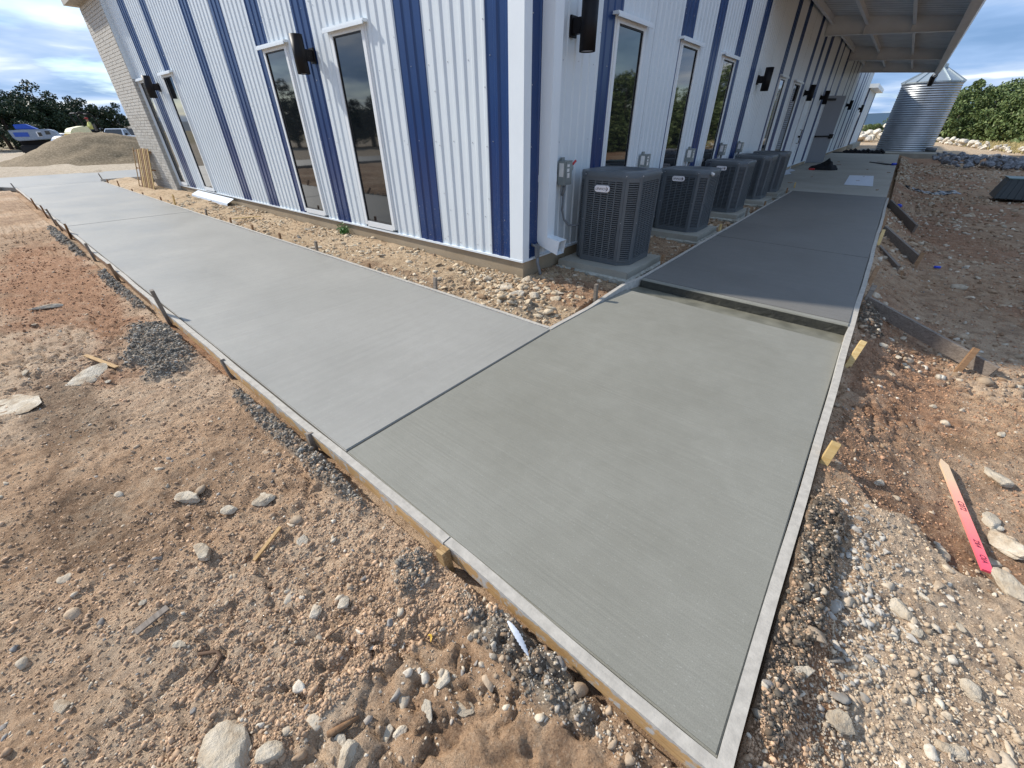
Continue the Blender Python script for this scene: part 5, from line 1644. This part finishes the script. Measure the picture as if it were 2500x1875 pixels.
# feather
b = MB(); n = 22; A0 = Vector((-.512, .575)); A1 = Vector((-.384, .535))
V = []
for i in range(n + 1):
    f = i / n; p = A0.lerp(A1, f); d = (A1 - A0).normalized(); s = Vector((-d.y, d.x)); w = .011 * math.sin(PI * min(1, f * .92 + .06)) ** .7 * (1 + .25 * math.sin(i * 3.1))
    for k, q in enumerate((-w, 0, w)): V.append((p.x + s.x * q, p.y + s.y * q, gz(-.45, .55) + .030 + .010 * math.sin(f * 4) + (.004 if k == 1 else 0) + random.uniform(-.001, .001)))
b.add(V, [(3 * i + k, 3 * i + k + 1, 3 * i + k + 4, 3 * i + k + 3) for i in range(n) for k in (0, 1)])
tag(b.build('feather', 'feather_white', smooth=True), 'white feather lying on the dark concrete spill', 'feather')
b = MB(); V = []
for i in range(9):
    f = i / 8; V += [(-.740 + .03 * f, .360 + .012 * math.sin(f * 3), gz(-.73, .366) + .02 + .01 * math.sin(f * PI)), (-.738 + .03 * f, .367 + .014 * math.sin(f * PI), gz(-.73, .366) + .028)]
b.add(V, [(2 * i, 2 * i + 1, 2 * i + 3, 2 * i + 2) for i in range(8)])
tag(b.build('leaf', 'leaf_yellow', smooth=True), 'curled yellow leaf on a pale pebble', 'leaf')

# ------------------------------------------------------------------ far left: mound, machines, vehicles
xs_ = np.linspace(-14, 14, 120); ys_ = np.linspace(-9, 9, 80)
MX, MY = np.meshgrid(xs_, ys_, indexing='xy')
dd = np.sqrt((np.where(MX < 0, MX / 5.0, MX / 7.5)) ** 2 + (MY / 4.4) ** 2)
MZ = 1.50 * (1 - sst(dd, 0.02, 1.08) ** .95) * (.85 + .3 * fbm(MX * .4, MY * .4, 5, 3)) + 0.28 * (fbm(MX * 2.2, MY * 2.2, 9, 5, .6) - .5) - .05 - .25 * sst(dd, .95, 1.15)
idx = np.arange(MX.size).reshape(MX.shape)
Fm = np.stack([idx[:-1, :-1], idx[:-1, 1:], idx[1:, 1:], idx[1:, :-1]], -1).reshape(-1, 4)
o = link('gravel_mound', mesh_np('gravel_mound', np.stack([MX, MY, MZ], -1), Fm, True), 'mound_gravel')
o.location = (-38.5, 5.7, -.12); o.rotation_euler = (0, 0, math.radians(82))
tag(o, 'long brown gravel mound beyond the crossing walk', 'gravel mound')

def wheel(parent, loc, r, w, name='wheel'):
    m = MB(); m.tube([(0, -w / 2, 0), (0, w / 2, 0)], r, 20); o = m.build(name, 'tyre', parent, loc=loc)
    m = MB(); m.tube([(0, -w / 2 - .01, 0), (0, w / 2 + .01, 0)], r * .58, 14); m.build('rim', 'rail_white', o)
def pickup(loc, rz, paint, label):
    e = tag(empty('pickup_truck', loc, rz), label, 'pickup truck')
    m = MB()      # x forward
    prof_ = [(-2.75, .55), (2.7, .55), (2.78, .75), (2.72, 1.02), (1.35, 1.16), (-2.75, 1.16)]
    n_ = len(prof_)
    m.add([(x_, -.95, z_) for x_, z_ in prof_] + [(x_, .95, z_) for x_, z_ in prof_], [tuple(range(n_ - 1, -1, -1)), tuple(range(n_, 2 * n_))] + [(i, (i + 1) % n_, (i + 1) % n_ + n_, i + n_) for i in range(n_)])
    m.build('body', paint, e, bevel=.05)
    m = MB(); m.add([(1.3, -.88, 1.15), (1.3, .88, 1.15), (-.75, .88, 1.15), (-.75, -.88, 1.15), (.55, -.70, 1.78), (.55, .70, 1.78), (-.55, .72, 1.78), (-.55, -.72, 1.78)],
                    [(0, 1, 2, 3), (4, 7, 6, 5), (0, 4, 5, 1), (1, 5, 6, 2), (2, 6, 7, 3), (3, 7, 4, 0)]); m.build('cab', paint, e, bevel=.03)
    m = MB(); m.add([(1.235, -.78, 1.22), (1.235, .78, 1.22), (.64, .64, 1.72), (.64, -.64, 1.72)], [(0, 1, 2, 3)]); m.build('windscreen', 'car_glass', e)
    for s in (-1, 1):
        m = MB(); m.add([(1.0, s * .885, 1.22), (.30, s * .885, 1.22), (.30, s * .755, 1.70), (.62, s * .755, 1.70)], [(0, 1, 2, 3)]); m.build('side_window', 'car_glass', e)
        m = MB(); m.add([(.22, s * .885, 1.22), (-.6, s * .885, 1.22), (-.45, s * .755, 1.70), (.22, s * .755, 1.70)], [(0, 1, 2, 3)]); m.build('side_window', 'car_glass', e)
        m = MB(); m.box(2.70, 2.80, s * .72 - .18, s * .72 + .18, .80, .98); m.build('headlight', 'lens_glass', e)
        for x_ in (1.75, -1.75): wheel(e, (x_, s * .86, .40), .40, .26)
        m = MB(); m.box(.75, .95, s * 1.0 - .08, s * 1.0 + .08, 1.2, 1.38); m.build('mirror', 'black_metal', e)
    m = MB(); m.box(2.74, 2.80, -.5, .5, .68, .95); m.build('grille', 'black_metal', e)
pickup((-62.5, 11.5, -.12), math.radians(-28), 'truck_white', 'white pickup truck parked behind the gravel mound')
pickup((-66.5, 13.9, -.12), math.radians(-28), 'truck_black', 'black pickup truck parked behind the white one')
for k, (x_, y_, lb) in enumerate(((-57.5, 9.5, 'white pipe stack behind the roller'),)):
    m = MB()
    for z_ in (1.0, 1.25): m.tube([(x_, y_ - 3.2, z_ + .0), (x_, y_ - 1.0, z_ - .02)], .07, 8)
    tag(m.build('rails', 'rail_white', smooth=True), 'two white rails beside the yellow roller', 'rails')

# grey and blue machine
e = tag(empty('construction_machine', (-56, 5.0, -.1), math.radians(-12)), 'grey and blue machine with rounded front standing left of the mound', 'construction machine')
m = MB(); P = [(-1.35, 1.10), (-1.15, .92), (1.25, 1.06), (1.36, 1.2), (1.2, 1.62), (.8, 1.74), (-.6, 1.72), (-1.45, 1.66)]
n_ = len(P); m.add([(1.1, y_, z_) for y_, z_ in P] + [(-1.1, y_, z_) for y_, z_ in P], [tuple(range(n_)), tuple(range(2 * n_ - 1, n_ - 1, -1))] + [((i + 1) % n_, i, i + n_, (i + 1) % n_ + n_) for i in range(n_)])
m.build('hood', 'machine_grey', e, bevel=.05)
m = MB(); m.box(1.105, 1.115, -1.2, -.35, 1.22, 1.52); m.build('stripe', 'machine_blue', e)
m = MB(); m.box(1.105, 1.12, .12, .42, 1.22, 1.56); m.build('door_panel', 'rail_white', e)
m = MB(); m.box(1.121, 1.13, .20, .42, 1.24, 1.52); m.build('window', 'car_glass', e)
m = MB(); m.box(1.105, 1.12, .66, .95, 1.36, 1.6); m.build('window', 'car_glass', e)
m = MB(); m.add([(.7, -1.0, 1.72), (.7, .25, 1.74), (-.7, .25, 1.74), (-.7, -1.0, 1.72), (.6, -1.05, 2.06), (.6, -.35, 2.10), (-.6, -.35, 2.10), (-.6, -1.05, 2.06)], MB.BF); m.build('cowl', 'machine_blue', e, bevel=.04)
m = MB()
for s in (-.8, .8): m.box(s - .25, s + .25, -1.3, 1.3, .0, .62)
m.build('track', 'tyre', e, bevel=.1)
m = MB(); m.box(-.5, .5, -1.2, 1.2, .60, .95); m.build('chassis', 'black_metal', e)

# roller with driver
e = tag(empty('road_roller', (-51.5, 7.5, -.12), math.radians(8)), 'cream and yellow road roller with black roll frame behind the mound', 'road roller')
m = MB(); P = [(-1.2, 1.05), (-1.18, 1.50), (-.95, 1.78), (-.15, 1.95), (.08, 1.9), (.3, 1.05)]
n_ = len(P); m.add([(.75, y_, z_) for y_, z_ in P] + [(-.75, y_, z_) for y_, z_ in P], [tuple(range(n_)), tuple(range(2 * n_ - 1, n_ - 1, -1))] + [((i + 1) % n_, i, i + n_, (i + 1) % n_ + n_) for i in range(n_)])
m.build('hood', 'machine_cream', e, bevel=.05)
m = MB(); m.box(-.8, .8, -1.22, .95, .75, 1.42); m.build('chassis', 'machine_yellow', e, bevel=.03)
m = MB(); m.box(.805, .82, -.85, -.1, 1.05, 1.36); m.build('grille', 'black_metal', e)
m = MB()
for s in (-.7, .7): m.tube([(s, .95, 1.4), (s, .72, 2.55), (s, .55, 2.78), (s, -.05, 2.86), (s, -.28, 2.75), (s, -.22, 2.35), (s, -.12, 1.9)], .045, 8)
for y_, z_ in ((.6, 2.75), (-.22, 2.78)): m.tube([(-.7, y_, z_), (.7, y_, z_)], .045, 8)
m.build('roll_frame', 'black_metal', e, smooth=True)
m = MB(); m.box(-.35, .35, .25, .8, 1.42, 1.6); m.box(-.35, .35, .72, .82, 1.6, 2.1); m.build('seat', 'black_metal', e, bevel=.03)
m = MB(); m.tube([(-.85, -1.6, .62), (.85, -1.6, .62)], .68, 28); m.build('drum', 'machine_grey', e)
for s in (-.7, .7): wheel(e, (s, .95, .62), .66, .4)
for o_ in [c for c in e.children if c.name.startswith('wheel')]: o_.rotation_euler = (0, 0, PI / 2)

# driver: one skinned body, seated, arms to the wheel
def person(loc, rz):
    V = [(0, 0, 0), (0, .02, .28), (0, .02, .50), (0, 0, .58), (0, -.02, .66), (0, -.02, .80),
         (.20, .02, .50), (.27, -.10, .26), (.16, -.36, .24), (-.20, .02, .50), (-.27, -.10, .26), (-.16, -.36, .24),
         (.11, -.02, -.02), (.14, -.45, -.02), (.14, -.50, -.45), (.14, -.64, -.48), (-.11, -.02, -.02), (-.14, -.45, -.02), (-.14, -.50, -.45), (-.14, -.64, -.48)]
    E = [(0, 1), (1, 2), (2, 3), (3, 4), (4, 5), (2, 6), (6, 7), (7, 8), (2, 9), (9, 10), (10, 11), (0, 12), (12, 13), (13, 14), (14, 15), (0, 16), (16, 17), (17, 18), (18, 19)]
    Rr = [.15, .15, .13, .06, .085, .075, .065, .05, .035, .065, .05, .035, .09, .07, .05, .04, .09, .07, .05, .04]
    me = bpy.data.meshes.new('body'); me.from_pydata(V, E, []); o = bpy.data.objects.new('tmp', me); COL.objects.link(o)
    o.modifiers.new('s', 'SKIN'); o.modifiers.new('b', 'SUBSURF').levels = 2
    for d_, r in zip(me.skin_vertices[0].data, Rr): d_.radius = (r, r)
    me.skin_vertices[0].data[0].use_root = True
    me2 = bpy.data.meshes.new_from_object(o.evaluated_get(bpy.context.evaluated_depsgraph_get()))
    bpy.data.objects.remove(o)
    me2.materials.clear()
    for k in ('vest_yellow', 'trousers', 'skin'): me2.materials.append(MATS[k])
    for p_ in me2.polygons:
        c = p_.center; p_.material_index = 2 if (c.z > .60 or (c.y < -.30 and c.z > .1)) else (1 if c.z < .07 else 0)
    me2.polygons.foreach_set('use_smooth', [True] * len(me2.polygons))
    p = empty('person', loc, rz)
    link('body', me2, None, p)
    m = MB(); m.tube([(0, -.02, .78), (0, -.02, .86), (0, -.02, .895)], [.105, .10, .05], 14); m.box(-.08, .08, -.20, -.09, .785, .80); m.build('cap', 'shirt_red', p, smooth=True)
    return tag(p, 'driver in red cap and yellow vest seated on the road roller', 'person')
person((-51.5, 7.95, 1.52), math.radians(8))

# ------------------------------------------------------------------ trees
def crown(seed, n_leaf, rx, ry, rz_, leaf, clusters, low=.0):
    r = np.random.default_rng(seed)
    # cluster centres on an uneven dome
    c = r.normal(0, 1, (clusters, 3)); c /= np.linalg.norm(c, axis=1)[:, None]; c *= r.uniform(.45, 1.0, (clusters, 1)) ** .6
    c[:, 2] = np.abs(c[:, 2]) * 1.0 - low * r.random(clusters)
    c *= np.array([rx, ry, rz_]); cr = r.uniform(.16, .34, clusters) * rx
    k = r.integers(0, clusters, n_leaf)
    d = r.normal(0, 1, (n_leaf, 3)); d /= np.linalg.norm(d, axis=1)[:, None]
    p = c[k] + d * (cr[k] * r.uniform(.25, 1, n_leaf) ** .5)[:, None] * np.array([1, 1, .75])
    a = r.normal(0, 1, (n_leaf, 3)); a /= np.linalg.norm(a, axis=1)[:, None]
    b_ = np.cross(a, r.normal(0, 1, (n_leaf, 3))); b_ /= np.linalg.norm(b_, axis=1)[:, None]
    s = leaf * r.uniform(.6, 1.3, (n_leaf, 1)); a *= s; b_ *= s * .55
    V = np.stack([p - a, p + b_, p + a, p - b_], 1).reshape(-1, 3)
    F_ = np.arange(4 * n_leaf).reshape(-1, 4)
    return V, F_, c
def tree_proto(name, seed, m, H, rx, ry, rz_, leaf, n_leaf, clusters, low):
    V, F_, c = crown(seed, n_leaf, rx, ry, rz_, leaf, clusters, low)
    base = H - rz_
    V = V + np.array([0, 0, base])
    cm = mesh_np('crown', V, F_); cm.materials.append(MATS[m])
    mb = MB(); rr = random.Random(seed)
    for q in range(rr.choice((2, 3))):
        ox, oy = rr.uniform(-.25, .25), rr.uniform(-.25, .25)
        top = (ox * 3 + rr.uniform(-.5, .5), oy * 3, base + rz_ * .35)
        mb.tube([(ox, oy, -.3), (ox * 1.5 + rr.uniform(-.15, .15), oy * 1.5, base * .5), top], [.16, .12, .05], 7)
    for q in range(10):
        t_ = c[rr.randrange(len(c))]
        mb.tube([(t_[0] * .1, t_[1] * .1, base * .55), (t_[0] * .5, t_[1] * .5, base * .85 + t_[2] * .3), (t_[0], t_[1], base + t_[2])], [.08, .05, .02], 5, cap=False)
    tm = mb.mesh('trunk', True); tm.materials.append(MATS['bark'])
    return cm, tm
DK = [tree_proto('oak', 11 + i, 'leaf_oak_dark', 5.6, 3.0, 3.0, 3.4, .11, 13000, 70, .5) for i in range(3)]
GR = [tree_proto('oak', 31 + i, 'leaf_green', 5.0, 2.8, 2.8, 4.2, .105, 15000, 80, .45) for i in range(3)]
SP = tree_proto('oak', 51, 'leaf_oak_dark', 6.0, 2.0, 2.0, 3.2, .11, 4200, 34, .9)
def tree(pr, loc, s, label, group=None, name='oak_tree', sz=1.0):
    e = empty(name, loc, random.uniform(0, 6.28)); e.scale = (s, s, s * sz)
    link('crown', pr[0], None, e); link('trunk', pr[1], None, e)
    return tag(e, label, 'tree', group)
tree(DK[0], (-72, 4.2, -.3), 1.15, 'dark oak cut by the left edge')
tree(DK[1], (-74, 7.4, -.3), 1.10, 'tall dark oak with ragged top behind the blue machine')
tree(DK[2], (-76, 9.6, -.3), 1.0, 'dark oak between the machine and the roller')
tree(DK[0], (-77, 12.0, -.3), .98, 'dark oak right behind the roller')
tree(SP, (-77, 14.4, -.3), .95, 'sparse open oak at the right end of the left hand tree line')
tree(DK[1], (-66, 1.2, -.5), .9, 'lower dark oak at the left edge in front', sz=.8)
tree(DK[2], (-64, 5.6, -.8), .62, 'small dark oak right behind the blue machine')
tree(DK[2], (-80, 6.0, -.3), 1.05, 'dark oak in the second row at the left')
tree(DK[0], (-84, 10.6, -.3), 1.05, 'dark oak in the second row behind the roller')
# right hand trees beyond the road
gp = ((3.6, 68, 1.12, 1.0, 'green oak just right of the tank'), (5.6, 70, 1.14, .98, 'green oak second from the tank'), (7.6, 67, 1.14, 1.0, 'green oak in the middle of the right hand trees'),
      (9.6, 65, 1.28, 1.08, 'fourth green oak from the tank'), (11.4, 62, 1.46, 1.16, 'tallest green oak at the right edge'), (14.4, 60, 1.35, 1.1, 'green oak cut by the right edge'),
      (4.8, 78, 1.15, 1.05, 'green oak behind the gap beside the tank'), (8.6, 78, 1.2, 1.08, 'green oak in the second row'), (12, 76, 1.3, 1.1, 'green oak behind the tallest one'), (1.0, 70, .8, 1, 'green oak hidden behind the tank'))
for i, (x_, y_, s, sz, lb) in enumerate(gp): tree(GR[i % 3], (x_, y_, -.3), s, lb, sz=sz)
for i in range(6): tree(GR[i % 3], (-7.5 + 1.7 * i + random.uniform(-.4, .4), 118 + random.uniform(-4, 4), -1.6 + i * .35), .55 + .05 * i, 'small distant green oak on the slope beyond the boulders', 'distant oaks on the slope')
# tree line that continues out of frame and shows in the window glass
for i in range(14):
    a = math.radians(200 + i * 4.0); r_ = random.uniform(38, 52)
    tree(DK[i % 3], (r_ * math.sin(a), r_ * math.cos(a), -.3), random.uniform(.85, 1.1), 'dark oak seen only as a reflection in the front windows', 'oaks reflected in the front windows')
for i in range(9):
    x_ = 8.8 + i * 1.9; y_ = 36 - i * 1.6 + random.uniform(-1, 1)
    tree(GR[i % 3], (x_, y_, -.3), random.uniform(1.0, 1.2), 'green oak seen only as a reflection in the side windows', 'oaks reflected in the side windows')
# dry grass along the road, hills
n_ = 9000
gt_ = rng.random(n_); gx_ = 3.1 + 3.9 * gt_ + rng.random(n_) ** 1.3 * 6; gy_ = 61 - 25 * gt_ + rng.normal(0, 1.5, n_)
h_ = rng.uniform(.10, .36, n_); a_ = rng.uniform(0, 6.28, n_); w_ = .03
bx_ = np.stack([gx_, gy_, np.full(n_, -.15)], -1); sv_ = np.stack([np.cos(a_) * w_, np.sin(a_) * w_, np.zeros(n_)], -1)
tp = bx_ + np.stack([rng.normal(0, .1, n_), rng.normal(0, .1, n_), h_], -1)
V = np.stack([bx_ - sv_, bx_ + sv_, tp], 1).reshape(-1, 3)
tag(link('dry_grass', mesh_np('dry_grass', V, np.arange(3 * n_).reshape(-1, 3)), 'straw'), 'strip of dry yellow grass beyond the dirt road', 'grass', kind='stuff')
a = np.radians(np.linspace(-130, 60, 160)); rows = []
for rr_, base_, k in ((700, 0, 0), (850, 1, 1), (1100, 0, 2)):
    hh = 8 + 14 * fbm(a * 6, a * 0 + k * 3.3, 77, 4) if k == 1 else np.full_like(a, -12.0)
    rows.append(np.stack([rr_ * np.sin(a), rr_ * np.cos(a), hh], -1))
V = np.concatenate(rows); n_ = len(a); idx = np.arange(3 * n_).reshape(3, n_)
F_ = np.stack([idx[:-1, :-1], idx[:-1, 1:], idx[1:, 1:], idx[1:, :-1]], -1).reshape(-1, 4)
simple('hill_haze_blue', (0.035, 0.075, 0.12), .9)  # distance haze put into the base colour as a blue cast
tag(link('hills', mesh_np('hills', V, F_, True), 'hill_haze_blue'), kind='structure')
# pale spoil heap far left
xs_ = np.linspace(-16, 16, 60); MX, MY = np.meshgrid(xs_, xs_ * .4, indexing='xy')
MZ = 2.9 * (1 - sst(np.sqrt((MX / 15) ** 2 + (MY / 6) ** 2), .1, 1)) * (.8 + .4 * fbm(MX * .5, MY * .5, 3, 4)) - .2
idx = np.arange(MX.size).reshape(MX.shape); F_ = np.stack([idx[:-1, :-1], idx[:-1, 1:], idx[1:, 1:], idx[1:, :-1]], -1).reshape(-1, 4)
o = link('spoil_heap', mesh_np('spoil_heap', np.stack([MX, MY, MZ], -1), F_, True), 'rock_pale'); o.location = (-115, 26, -.2); o.rotation_euler = (0, 0, PI / 2)
tag(o, 'pale limestone spoil heap far behind the pickup trucks', 'spoil heap')
